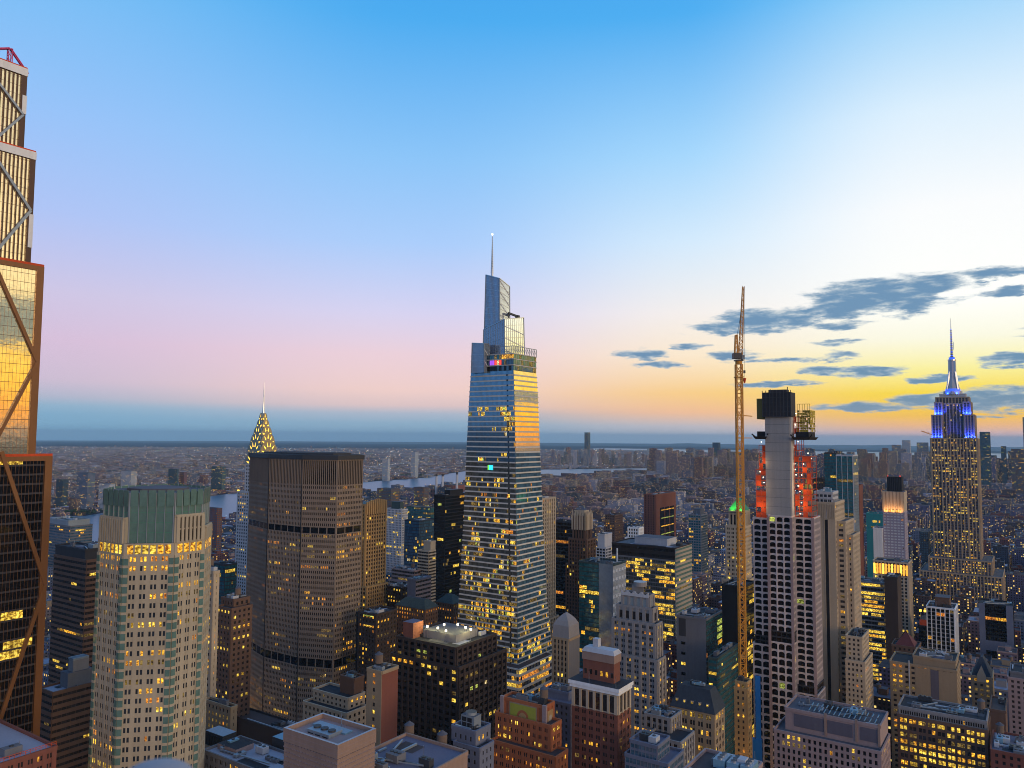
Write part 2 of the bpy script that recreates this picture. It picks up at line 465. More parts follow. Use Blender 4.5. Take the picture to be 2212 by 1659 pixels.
class Bld:
    def __init__(s, name, label, cat, rect, group=None, base=0.0):
        s.u0, s.v0 = (rect[0] + rect[1]) / 2, (rect[2] + rect[3]) / 2
        x, y = ungrid(s.u0, s.v0)
        o = bpy.data.objects.new(name, None)
        C.objects.link(o)
        o.empty_display_size = 5
        o.location = (x, y, base)
        o.rotation_euler = (0, 0, radians(TH))
        o['label'] = label; o['category'] = cat
        if group: o['group'] = group
        s.o = o; s.panes = []; s.wall = MB(); s.pts = {}
        s.parts = {}
        RECTS.append(rect)

    def loc(s, rect):
        return (rect[0] - s.u0, rect[1] - s.u0, rect[2] - s.v0, rect[3] - s.v0)

    def lp(s, P):
        u, v = grid(P)
        return (u - s.u0, v - s.v0)

    def world(s, x, y):
        return Vector((*ungrid(x + s.u0, y + s.v0), 0))

    def facing(s, p, q):
        a, b = s.world(*p), s.world(*q)
        t = (b - a).normalized(); n = Vector((t.y, -t.x, 0))
        m = (a + b) / 2
        return -n.dot(m.normalized())

    def part(s, name):
        if name not in s.parts: s.parts[name] = MB()
        return s.parts[name]

    # one storeyed face between local points p and q
    def facade(s, p, q, z0, z1, st):
        W = s.wall
        g = lambda k, d: st.get(k, d)
        w = math.dist(p, q)
        if w < .5 or z1 - z0 < 1: return
        tx, ty = (q[0] - p[0]) / w, (q[1] - p[1]) / w
        nx, ny = ty, -tx
        wm = st['wall']; sm = g('span', wm)
        P = lambda u, z, d: (p[0] + tx * u + nx * d, p[1] + ty * u + ny * d, z)

        def strip(u0, u1, za, zb, d, mat):
            W.face([P(u0, za, d), P(u1, za, d), P(u1, zb, d), P(u0, zb, d)], mat)
            W.face([P(u0, za, 0), P(u0, za, d), P(u0, zb, d), P(u0, zb, 0)], mat)
            W.face([P(u1, za, d), P(u1, za, 0), P(u1, zb, 0), P(u1, zb, d)], mat)
            W.face([P(u0, zb, d), P(u1, zb, d), P(u1, zb, 0), P(u0, zb, 0)], mat)
            W.face([P(u0, za, 0), P(u1, za, 0), P(u1, za, d), P(u0, za, d)], mat)
        if g('blank', False):
            return
        cor = g('corner', .6)
        nb = max(1, round((w - 2 * cor) / g('bay', 3.2)))
        bw = (w - 2 * cor) / nb
        fh0 = g('floor', 3.7)
        nf = max(1, round((z1 - z0) / fh0)); fh = (z1 - z0) / nf
        pier = min(g('pier', 1.2), bw * .8); nwn = g('n', 1); mull = g('mull', .25)
        sill = g('sill', 1.0) * fh / fh0; wh = g('wh', 1.9) * fh / fh0
        dp, ds = g('dp', .35), g('ds', .2)
        xs = []
        for i in range(nb):
            a = cor + i * bw + pier / 2; b = cor + (i + 1) * bw - pier / 2
            ww = (b - a - mull * (nwn - 1)) / nwn
            for k in range(nwn):
                xs.append((a + k * (ww + mull), a + k * (ww + mull) + ww))
        mech = g('mech', [])
        top_blank = g('top', 0)
        arch = g('arch', False)
        if not arch:
            if dp > 0:
                if cor > .05:
                    strip(0, cor + pier / 2, z0, z1, dp, wm); strip(w - cor - pier / 2, w, z0, z1, dp, wm)
                for i in range(1, nb):
                    strip(cor + i * bw - pier / 2, cor + i * bw + pier / 2, z0, z1, dp, wm)
            prev = z0
            for f in range(nf):
                zb = z0 + f * fh
                if any(a < zb + fh / 2 < b for a, b in mech) or f >= nf - top_blank: continue
                if ds > 0 and zb + sill > prev + .05: strip(.02, w - .02, prev, zb + sill, ds, sm)
                prev = zb + sill + wh
            if ds > 0 and z1 > prev + .05 and not top_blank: strip(.02, w - .02, prev, z1, ds, sm)
            if nwn > 1 and dp > 0 and g('mulldep', .12) > 0:
                for i in range(nb):
                    for k in range(1, nwn):
                        u = xs[i * nwn + k][0]
                        strip(u - mull, u, z0, z1, g('mulldep', .12), sm)
        else:
            for i in range(nb + 1):
                u = cor + i * bw
                strip(max(0, u - pier * .3), min(w, u + pier * .3), z0, z1, dp, wm)
        lit = g('lit', .12); pal = PAL[g('pal', 'warm')]; dark = g('dark', 'glass')
        rows = g('rows', {})
        for f in range(nf):
            za = z0 + f * fh + sill; zb = za + wh
            if any(a < za + wh / 2 < b for a, b in mech):
                strip(.3, w - .3, z0 + f * fh + .05, z0 + (f + 1) * fh, .05, g('mechmat', 'black'))
                continue
            if f >= nf - top_blank: continue
            fm = rnd.choice(g('fmul', (.2, .5, .8, 1, 1, 1.4, 2.6)))
            pr = rows.get(nf - 1 - f, min(.95, lit * fm)); key = dark; fkey = rnd.choice(pal)
            for i, (a, b) in enumerate(xs):
                if rnd.random() > g('stick', .45) or i == 0:
                    if rnd.random() < pr:
                        key = fkey if rnd.random() < .6 else rnd.choice(pal)
                    else:
                        key = dark
                c = P((a + b) / 2, (za + zb) / 2, g('pd', .06))
                s.panes.append((c, tx, ty, b - a, wh, key, arch))

    def tower(s, poly, z0, z1, st, roof='roof_dark', parapet=1.2, side=None, thin=False):
        """storeyed prism; poly counter-clockwise in local coordinates; side(i) may give another style per face"""
        n = len(poly)
        for i in range(n):
            p, q = poly[i], poly[(i + 1) % n]
            sty = st
            if side and i in side: sty = side[i]
            s.wall.face([(p[0], p[1], z0), (q[0], q[1], z0), (q[0], q[1], z1), (p[0], p[1], z1)], sty.get('back', sty['wall']))
            if s.facing(p, q) > -.06 and math.dist(p, q) > 1:
                s.facade(p, q, z0, z1, sty)
        R = MB()
        R.face([(p[0], p[1], z1 + .02) for p in poly], roof)
        R.build('roof', s.o)
        if parapet:
            M = MB()
            cx = sum(p[0] for p in poly) / n; cy = sum(p[1] for p in poly) / n
            for i in range(n):
                p, q = poly[i], poly[(i + 1) % n]
                w = math.dist(p, q)
                if w < .4: continue
                tx, ty = (q[0] - p[0]) / w, (q[1] - p[1]) / w
                nx, ny = ty, -tx
                e = .42
                M.prism([(p[0] + nx * e, p[1] + ny * e), (q[0] + nx * e, q[1] + ny * e), (q[0] - nx * .35, q[1] - ny * .35), (p[0] - nx * .35, p[1] - ny * .35)],
                        z1 - .5, z1 + parapet + i * .004, st.get('cap', st['wall']), None, True)
            M.build('parapet', s.o)

    def rtower(s, r, z0, z1, st, **kw):
        s.tower([(r[0], r[2]), (r[1], r[2]), (r[1], r[3]), (r[0], r[3])], z0, z1, st, **kw)

    def kit(s, r, z, n=4, tank=0, pent=None, seed=0):
        """rooftop plant: bulkhead, fan units, ducts, water tank"""
        q = random.Random(seed + int(r[0] * 7) + n)
        x0, x1, y0, y1 = r
        w, d = x1 - x0, y1 - y0
        if pent:
            m = MB(); f = .28
            m.box(x0 + w * f, x1 - w * .2, y0 + d * .3, y1 - d * .15, z, z + pent[0], pent[1], pent[2] if len(pent) > 2 else 'roof_grey')
            m.box(x0 + w * f - .2, x1 - w * .2 + .2, y0 + d * .3 - .2, y1 - d * .15 + .2, z + pent[0] - .5, z + pent[0] + .4, pent[1], 'roof_grey')
            m.build('bulkhead', s.o)
        for i in range(n):
            bw, bd, bh = q.uniform(1.8, min(6, w * .25) + 2), q.uniform(1.8, min(5, d * .25) + 2), q.uniform(1.2, 3.2)
            bx, by = q.uniform(x0 + 1, x1 - bw - 1), q.uniform(y0 + 1, max(y0 + 1.1, y1 - bd - 1))
            m = MB(); mt = q.choice(['metal_grey', 'metal_blue', 'palegrey', 'grey', 'metal_dark'])
            m.box(bx, bx + bw, by, by + bd, z + .3, z + .3 + bh, mt)
            for k in range(max(1, int(bw / 2))):
                m.cyl(bx + (k + .5) * bw / max(1, int(bw / 2)), by + bd / 2, min(.8, bd * .3), z + .3 + bh, z + .7 + bh, 'metal_dark', 10)
            for ex in (bx + .2, bx + bw - .4):
                m.box(ex, ex + .2, by + .2, by + bd - .2, z, z + .3, 'metal_dark')
            if q.random() < .5:
                m.bar((bx + bw / 2, by, z + 1), (q.uniform(x0, x1), q.uniform(y0, y1), z + 1), .3, 'metal_grey')
            m.build('rooftop_unit', s.o)
        if w > 9 and d > 9:
            for i in range(2 + n // 2):
                pw, pd = q.uniform(2, w * .35), q.uniform(2, d * .35)
                px_, py_ = q.uniform(x0 + .6, x1 - pw - .6), q.uniform(y0 + .6, y1 - pd - .6)
                m = MB(); m.box(px_, px_ + pw, py_, py_ + pd, z + .03 + i * .012, z + .036 + i * .012, q.choice(['roof_dark', 'roof_grey', 'roof_purple', 'roof_pale', 'roof_brown'])); m.build('roof_patch', s.o)
            for i in range(1 + n // 3):
                a = (q.uniform(x0 + 1, x1 - 1), q.uniform(y0 + 1, y1 - 1)); m = MB(); r_ = q.uniform(.25, .5)
                if q.random() < .5: e = (q.uniform(x0 + 1, x1 - 1), a[1])
                else: e = (a[0], q.uniform(y0 + 1, y1 - 1))
                if math.dist(a, e) > 2: m.bar((a[0], a[1], z + r_ + .2), (e[0], e[1], z + r_ + .2), r_, q.choice(['metal_grey', 'palegrey', 'metal_dark'])); m.build('duct', s.o)
            m = MB(); a = (q.uniform(x0 + 1, x1 - 1), q.uniform(y0 + 1, y1 - 1)); m.bar((a[0], a[1], z), (a[0], a[1], z + q.uniform(3, 7)), .07, 'steel'); m.build('antenna', s.o)
        for i in range(tank):
            tx, ty = q.uniform(x0 + 3, x1 - 3), q.uniform(y0 + 3, max(y0 + 3.1, y1 - 3))
            watertank(s.o, tx, ty, z)

    def finish(s, nwin=100):
        s.wall.build('wall', s.o)
        for k, m in s.parts.items():
            if m.f:
                o = m.build(k.split('|')[0], s.o)
                if k in ('corner_glazing', 'crown_mullion'): o['kind'] = 'stuff'
        rest = MB(); solo = []
        if nwin:
            sc = []
            for i, (c, tx, ty, w, h, key, arch) in enumerate(s.panes):
                P = s.world(c[0], c[1]); P.z = c[2] + s.o.location.z
                x, y = proj(P)
                n = (GW * ty - GS * tx)
                f = -n.dot(Vector((P.x, P.y, 0)).normalized())
                ok = 5 < x < 2207 and 5 < y < 1654 and f > 0
                sc.append((0 if ok else 1, -round(w * h * f / (P.length ** 2) * 1e6 / 3) if ok else 0, -c[2], i))
            sc.sort()
            solo = set(q[3] for q in sc[:nwin] if q[0] == 0)
        cache = {}
        for i, (c, tx, ty, w, h, key, arch) in enumerate(s.panes):
            def shape(cx, cz):
                a, b, t = -w / 2, w / 2, h / 2
                if not arch: return [(a, -t), (b, -t), (b, t), (a, t)]
                r = w * .5; e = min(h * .3, r * .8)
                return [(a, -t), (b, -t), (b, t - e)] + [(b * cos(k * pi / 8), t - e + e * sin(k * pi / 8)) for k in range(1, 8)] + [(a, t - e)]
            if i in solo if nwin else False:
                kk = (round(w, 2), round(h, 2), key, arch)
                if kk not in cache:
                    m = MB()
                    m.face([(x, 0, z) for x, z in shape(0, 0)], key)
                    ob = m.build('window', s.o)
                    cache[kk] = ob.data
                else:
                    ob = bpy.data.objects.new('window', cache[kk]); C.objects.link(ob); ob.parent = s.o
                ob.location = c
                ob.rotation_euler = (0, 0, atan2(ty, tx))
            else:
                rest.face([(c[0] + tx * x, c[1] + ty * x, c[2] + z) for x, z in shape(0, 0)], key)
        if rest.f:
            rest.build('window', s.o, kind='stuff')
        return s.o


def watertank(parent, x, y, z, r=2.1, h=4.2, mat='wood'):
    m = MB()
    m.cyl(x, y, r, z + 3, z + 3 + h, mat, 16)
    t = m.build('water_tank', parent)
    m = MB()
    m.cyl(x, y, r + .15, z + 3 + h, z + 4.6 + h, 'roof_grey', 16, .1)
    m.build('tank_roof', t)
    m = MB()
    for k in range(4):
        a = pi / 4 + k * pi / 2
        m.bar((x + r * .8 * cos(a), y + r * .8 * sin(a), z), (x + r * .8 * cos(a), y + r * .8 * sin(a), z + 3), .14, 'metal_dark')
        b = a + pi / 2
        m.bar((x + r * .8 * cos(a), y + r * .8 * sin(a), z + .2), (x + r * .8 * cos(b), y + r * .8 * sin(b), z + 2.8), .08, 'metal_dark')
    m.build('tank_stand', t)


def S(**k):
    return k
# ------------------------------------------------------------------ ground, water, air
def sheet(name, mat, pts_fn, **props): ...


def build_ground():
    m, t, p = new_mat('ground')
    g = t.n('ShaderNodeNewGeometry').outputs['Position']
    a = t.noise(g, .0009, 5); b = t.noise(g, .012, 4)
    c = t.ramp(a, [(0, (.03, .035, .04, 1)), (.45, (.055, .055, .065, 1)), (.55, (.075, .065, .07, 1)), (.7, (.03, .045, .035, 1)), (1, (.06, .06, .07, 1))])
    t.put(p.inputs['Base Color'], t.mix(b, c, (.05, .05, .055, 1)))
    p.inputs['Roughness'].default_value = 1
    p.inputs['Specular IOR Level'].default_value = 0
    M = MB()
    rr = [0, 150, 400, 900, 1800, 3500, 6000, 9000, 13000, 18000, 25000, 33000, 42000, 52000, 64000]
    N = 72
    pt = lambda r, k: (r * sin(2 * pi * k / N), r * cos(2 * pi * k / N), -r * r / (2 * EARTH))
    for i in range(len(rr) - 1):
        for k in range(N):
            q = [pt(rr[i], k), pt(rr[i + 1], k), pt(rr[i + 1], k + 1), pt(rr[i], k + 1)]
            if i == 0: q = q[1:] if False else [q[0], q[1], q[2]]
            M.face(q[::-1], 'ground')
    o = M.build('ground', kind='structure')
    for pl in o.data.polygons: pl.use_smooth = True


RIVER = [at(x, y, d) for x, y, d in []]


def gp(px, Y):
    """ground point under photo column px at distance Y"""
    v = ray(px, 1000)
    return (v.x / v.y * Y, Y)


RIVER = [gp(-900, 2000), gp(190, 2434), gp(330, 2840), gp(485, 3330), gp(640, 3850), gp(800, 4310), gp(920, 4760), gp(960, 5200), gp(1010, 5750), gp(1200, 6100), gp(1500, 6700), gp(1700, 7100), gp(1782, 7300),
         gp(1790, 5800), gp(1740, 5750), gp(1500, 5500), gp(1250, 5100), gp(1100, 4750), gp(1000, 4350), gp(930, 3850), gp(850, 3200), gp(640, 2700), gp(500, 2330), gp(300, 1950), gp(190, 1760), gp(60, 1650), gp(-900, 1350)]
BAY = [gp(1720, 9300), gp(1900, 8300), gp(2050, 7900), gp(2400, 7500), gp(2500, 15000), gp(2000, 15500), gp(1600, 17000), gp(1300, 19000), gp(1250, 17500), gp(1600, 13000)]


def inside(poly, x, y):
    c = False; n = len(poly)
    for i in range(n):
        x1, y1 = poly[i]; x2, y2 = poly[(i + 1) % n]
        if (y1 > y) != (y2 > y) and x < (x2 - x1) * (y - y1) / (y2 - y1) + x1: c = not c
    return c


def build_water():
    m, t, p = new_mat('water')
    p.inputs['Base Color'].default_value = (.055, .115, .18, 1)
    p.inputs['Roughness'].default_value = .32
    p.inputs['Specular IOR Level'].default_value = .4
    g = t.n('ShaderNodeNewGeometry').outputs['Position']
    bp = t.n('ShaderNodeBump'); bp.inputs['Strength'].default_value = .35; bp.inputs['Distance'].default_value = 3
    t.put(bp.inputs['Height'], t.noise(g, .02, 5)); t.put(p.inputs['Normal'], bp.outputs[0])
    for nm, poly in (('river', RIVER), ('bay_water', BAY)):
        M = MB()
        M.face([(x, y, 1.2 - drop(x, y)) for x, y in poly], 'water')
        o = M.build(nm, kind='structure')
        import bmesh
        b = bmesh.new(); b.from_mesh(o.data); bmesh.ops.triangulate(b, faces=b.faces[:]); b.faces.ensure_lookup_table()
        if b.faces[0].normal.z < 0: bmesh.ops.reverse_faces(b, faces=b.faces[:])
        bmesh.ops.subdivide_edges(b, edges=b.edges[:], cuts=4, use_grid_fill=True)
        for v in b.verts: v.co.z = 1.2 - drop(v.co.x, v.co.y)
        b.to_mesh(o.data); b.free()


def build_hills():
    m, t, p = new_mat('hill')
    p.inputs['Base Color'].default_value = (.05, .085, .10, 1); p.inputs['Roughness'].default_value = 1  # base colour lightened and blued to add to the distance haze
    M = MB(); q = random.Random(3)
    for px0, px1, Y, h0 in ((1120, 2500, 27000, 95), (1600, 2600, 21000, 55), (-400, 1000, 30000, 35)):
        prev = None; n = 60
        for i in range(n + 1):
            px = px0 + (px1 - px0) * i / n
            x, y = gp(px, Y)
            env = min(1, min(i, n - i) / 8)
            h = h0 * env * (.75 + .25 * sin(i * .37 + px0) + .12 * sin(i * 1.3)) + .5
            base = -drop(x, y) - 3
            cur = ((x, y - 1500, base), (x, y, base + h), (x, y + 2500, base))
            if prev:
                M.face([prev[0], cur[0], cur[1], prev[1]], 'hill'); M.face([prev[1], cur[1], cur[2], prev[2]], 'hill')
            prev = cur
    o = M.build('hills', kind='structure')


def build_haze():
    m = bpy.data.materials.new('haze_air'); m.use_nodes = True
    t = NT(m.node_tree)
    out = t.n('ShaderNodeOutputMaterial')
    v = t.n('ShaderNodeVolumePrincipled')
    v.inputs['Color'].default_value = (.50, .80, 1.0, 1)
    v.inputs['Density'].default_value = HAZE
    v.inputs['Anisotropy'].default_value = 0.0
    t.put(out.inputs['Volume'], v.outputs[0])
    MATS['haze_air'] = m
    M = MB()
    M.box(-66000, 66000, -66000, 66000, -300, 460, 'haze_air', None, True)
    M.build('haze', kind='stuff')


HAZE = 2.3e-5
build_ground(); build_water(); build_hills(); build_haze()


# ------------------------------------------------------------------ landmark towers
def solve_rect(corner, lx, rx):
    """corner = world point"""
    u, v = grid(corner)
    return (u - along(corner, -GW, lx), u, v, v + along(corner, GS, rx))


def super_tower():
    """bronze braced tower at the edge of the view"""
    P = at(111, 985, 372)
    U, V = grid(P)
    b = Bld('skyscraper', 'tall bronze-framed tower with diagonal braces and stepped tiers, cut by the left edge', 'skyscraper', (U - 45, U, V - 70, V))
    ux, v0 = b.loc((U - 45, U, V - 70, V))[1], b.loc((U - 45, U, V - 70, V))[3]

    def pl(px, py, x):        # photo point on the west plane local x
        uw = x + b.u0
        r = ray(px, py)
        k = uw / (r.x * GW.x + r.y * GW.y)
        return (r.x * GS.x + r.y * GS.y) * k - b.v0, r.z * k + CAMZ
    tiers = [(111, 985, 0.0), (93, 577, .8), (75, 331, 1.6), (57, 151, 2.4)]
    zprev = 0
    y0 = -35
    for i, (px, py, ins) in enumerate(tiers):
        x = ux - ins
        v, z = pl(px, py, x)
        if i == 0:
            st = S(wall='bronze', bay=1.55, pier=.10, floor=4.4, wh=3.5, sill=.75, dp=.16, ds=.08, span='charcoal', lit=.10, pal='yellow', dark='glass_black', stick=.86, fmul=(0, .2, .5, 1, 3), corner=.1)
        elif i == 1:
            st = S(wall='bronze', bay=1.55, pier=.09, floor=4.4, wh=4.2, sill=.1, dp=.12, ds=.07, span='bronze_dark', lit=.015, pal='yellow', dark='glass_sunset_tint', corner=.1)
        else:
            st = S(wall='bronze_dark', bay=1.75, pier=.62, floor=4.4, wh=4.25, sill=.08, dp=.5, ds=.06, lit=0, dark='glass_sunset_tint', corner=.1)
        poly = [(-20, y0), (x, y0), (x, v), (-20, v)]
        b.tower(poly, zprev, z, st, roof='roof_dark', parapet=0)
        fr = b.part('frame|%d' % i); c = 'bronze' if i < 2 else 'bronze_dark'
        cw = 2.9 if i < 2 else 2.2
        zb = zprev + (0.0 if i == 0 else .3)
        fr.box(x - 1, x + .75, v - cw, v + .3, zb, z, c)
        fr.box(-20, x + .2, v - .2, v + .45, zb, z - .2, c)
        fr.box(x - 1, x + .7, y0, v - cw, z - (2.2 if i < 2 else .8), z - .01, c)
        if i >= 2:
            m = b.part('parapet|%d' % i); m.box(x - .6, x + .95, y0, v + .5, z - 3.4, z + .3, 'white')
            m = b.part('edge_panel|%d' % i); m.box(x + .75, x + 1.1, v - 1.5, v + .42, z - (22 if i == 3 else 46), z - (13 if i == 3 else 30), 'white')
        net = b.part('safety_net|%d' % i)
        net.box(x - .3, x + .1, y0, v + .5, z + (.31 if i >= 2 else 0), z + 1.2, 'netting_orange')
        zprev = z
    # diagonals
    for di, (x, mt, r, pts) in enumerate( ((ux + .35, 'bronze', .85, [(2, 975), (97, 1262), (-6, 1570)]), (ux - .4, 'bronze', .75, [(-6, 585), (80, 782), (-6, 945)]),
                          (ux - .9, 'metal_grey', .6, [(-6, 345), (66, 455), (-6, 540)]), (ux - 1.6, 'metal_grey', .5, [(-6, 175), (50, 248), (-6, 297)]))):
        D = b.part('brace|%d' % di)
        for a, c in zip(pts[:-1], pts[1:]):
            A, B2 = pl(*a, x), pl(*c, x)
            D.bar((x, A[0], A[1]), (x, B2[0], B2[1]), r, mt)
        if mt == 'bronze':
            j = pl(*pts[1], x); D.prism([(x - .4, j[0] - 2.4), (x + .38, j[0] - 2.4), (x + .38, j[0] + .6), (x - .4, j[0] + .6)], j[1] - 3.0, j[1] + 3.0, 'bronze')
    b.finish(100)
    # crane on the roof
    x = ux - 6
    v, z = pl(30, 146, x)
    cr = bpy.data.objects.new('derrick_crane', None); C.objects.link(cr)
    w = b.world(x, v); cr.location = (w.x, w.y, zprev); cr.rotation_euler = (0, 0, radians(TH))
    cr['label'] = 'small pink derrick crane on the roof of the bronze tower'; cr['category'] = 'crane'

    def lat(A, B2, r, name):
        m = MB(); A, B2 = Vector(A), Vector(B2); n = 6
        for ox, oy in ((-r, -r), (r, -r), (r, r), (-r, r)):
            m.bar(A + Vector((ox, oy, 0)), B2 + Vector((ox, oy, 0)), .16, 'crane_pink')
        for k in range(n):
            p, q = A.lerp(B2, k / n), A.lerp(B2, (k + 1) / n)
            s_ = 1 if k % 2 else -1
            m.bar(p + Vector((r * s_, -r, 0)), q + Vector((-r * s_, -r, 0)), .12, 'crane_pink')
            m.bar(p + Vector((r, r * s_, 0)), q + Vector((r, -r * s_, 0)), .12, 'crane_pink')
        m.build(name, cr)
    lat((0, -2, 0), (0, -2, 9), .8, 'mast'); lat((0, -2, 9), (0, -16, 2.5), .6, 'jib'); lat((0, -2, 9), (0, 6, 0), .4, 'strut')


super_tower()


def octagon_tower():
    A = at(268, 1180, 340)
    dch = (GW + GS).normalized()
    B_ = A + dch * along(A, dch, 377)
    E_ = A - GW * along(A, -GW, 213)
    Cc = B_ + GS * along(B_, GS, 441)
    d2 = (GS - GW).normalized()
    D_ = Cc + d2 * 17
    u = [grid(p) for p in (A, B_, E_, Cc, D_)]
    rect = (u[2][0] - 15, u[1][0], u[0][1], u[4][1])
    b = Bld('skyscraper', 'eight-sided granite office tower with a green glass crown above one bright lit floor', 'skyscraper', rect)
    a, b1, e, c, d = [b.lp(p) for p in (A, B_, E_, Cc, D_)]
    f = (e[0] - 12, e[1] + 12); g2 = (f[0], d[1]); poly = [a, b1, c, d, g2, f, e]
    zl0 = at(320, 1192, 350).z; zl1 = at(320, 1168, 350).z
    st = S(wall='granite', bay=4.4, pier=1.9, n=2, mull=.55, mulldep=.2, floor=4.0, wh=2.1, sill=1.1, dp=.22, ds=.12, lit=.27, pal='warm', dark='glass', corner=1.6, stick=.5,
           rows={0: .75, 1: .75, 2: .15, 3: .6, 4: .8, 5: .1, 6: .3}, fmul=(.3, .6, 1, 1, 1.8))
    b.tower(poly, 0, zl0, st, roof='roof_grey', parapet=0)
    b.tower(poly, zl0, zl1, S(wall='granite', bay=3.0, pier=.7, floor=zl1 - zl0, wh=(zl1 - zl0) - 1.0, sill=.3, dp=.2, ds=.15, lit=1, fmul=(1,), rows={0: 1.0}, stick=0, pal='bright', corner=1.0), roof='roof_grey', parapet=0)
    # green glass corner strips
    G = b.part('corner_glazing')
    for p, q in ((a, b1), (b1, c), (e, a)):
        w = math.dist(p, q); t = ((q[0] - p[0]) / w, (q[1] - p[1]) / w); n = (t[1], -t[0])
        for uu in ((0.05, 2.0), (w - 2.0, w - .05)):
            P = lambda k, dd: (p[0] + t[0] * k + n[0] * dd, p[1] + t[1] * k + n[1] * dd)
            for fl in range(int(zl0 / 4)):
                z = fl * 4.0
                G.prism([P(uu[0], .62), P(uu[1], .62), P(uu[1], 0), P(uu[0], 0)], z + .9, z + 3.7, 'glass_green')
                G.prism([P(uu[0], .58), P(uu[1], .58), P(uu[1], 0), P(uu[0], 0)], z + 3.72, z + 4.88, 'granite')
    # granite wings and crown
    zw = at(250, 1117, 350).z; zc = at(320, 1062, 350).z
    fin = S(wall='granite', bay=2.0, pier=1.15, floor=(zw - zl1) / 2, wh=(zw - zl1) / 2 - .6, sill=.4, dp=.7, ds=.25, lit=0, dark='glass_brown', corner=1.0)

    def inset(poly, k):
        cx = sum(p[0] for p in poly) / len(poly); cy = sum(p[1] for p in poly) / len(poly)
        return [(cx + (p[0] - cx) * k, cy + (p[1] - cy) * k) for p in poly]
    lerp = lambda p, q, k: (p[0] + (q[0] - p[0]) * k, p[1] + (q[1] - p[1]) * k)
    ia = (-GW * 0)
    # wing on the street face (left) and wing on the avenue face (right)
    cen = (sum(p[0] for p in poly) / 7, sum(p[1] for p in poly) / 7)
    w1 = [lerp(e, a, .05), lerp(e, a, .97), lerp(lerp(e, a, .97), cen, .30), lerp(lerp(e, a, .05), cen, .30)]
    w2 = [lerp(b1, c, .03), lerp(b1, c, .97), lerp(lerp(b1, c, .97), cen, .30), lerp(lerp(b1, c, .03), cen, .30)]
    b.tower(w1, zl1, zw, fin, parapet=.8, roof='roof_grey'); b.tower(w2, zl1, zw + 1, fin, parapet=.8, roof='roof_grey')
    w3 = [lerp(c, d, .1), lerp(c, d, .9), lerp(lerp(c, d, .9), cen, .3), lerp(lerp(c, d, .1), cen, .3)]
    b.tower(w3, zl1, zw - 5, fin, parapet=.8, roof='roof_grey')
    cp = inset(poly, .93)
    cp[0] = lerp(cp[0], cen, .05)
    gl = S(wall='metal_grey', back='glass_green', bay=3.4, pier=.2, floor=(zc - zl1) / 5, wh=(zc - zl1) / 5 - .14, sill=.07, dp=.5, ds=.1, span='copper_green', lit=0, dark='glass_green', corner=.3)
    b.tower(cp, zl1, zc, gl, roof='roof_grey', parapet=0)
    for i in range(len(cp)):
        p, q = cp[i], cp[(i + 1) % len(cp)]
        w = math.dist(p, q); t = ((q[0] - p[0]) / w, (q[1] - p[1]) / w); n = (t[1], -t[0]); k = max(1, int(w / 3.4))
        for j in range(k):
            x = (j + .15) * w / k; x1 = (j + .97) * w / k
            P = lambda uu, dd: (p[0] + t[0] * uu + n[0] * dd, p[1] + t[1] * uu + n[1] * dd)
            F2 = b.part('crown_fin|%d_%d' % (i, j)); F2.prism([P(x, .75), P(x1, .75), P(x1, .6), P(x, .6)], zc - 6, zc + 1.1, 'glass_green', None, True)
    T2 = b.part('roof_plant')
    T2.prism(inset(cp, .6), zc, zc + 1.2, 'roof_grey')
    b.finish(100)


octagon_tower()


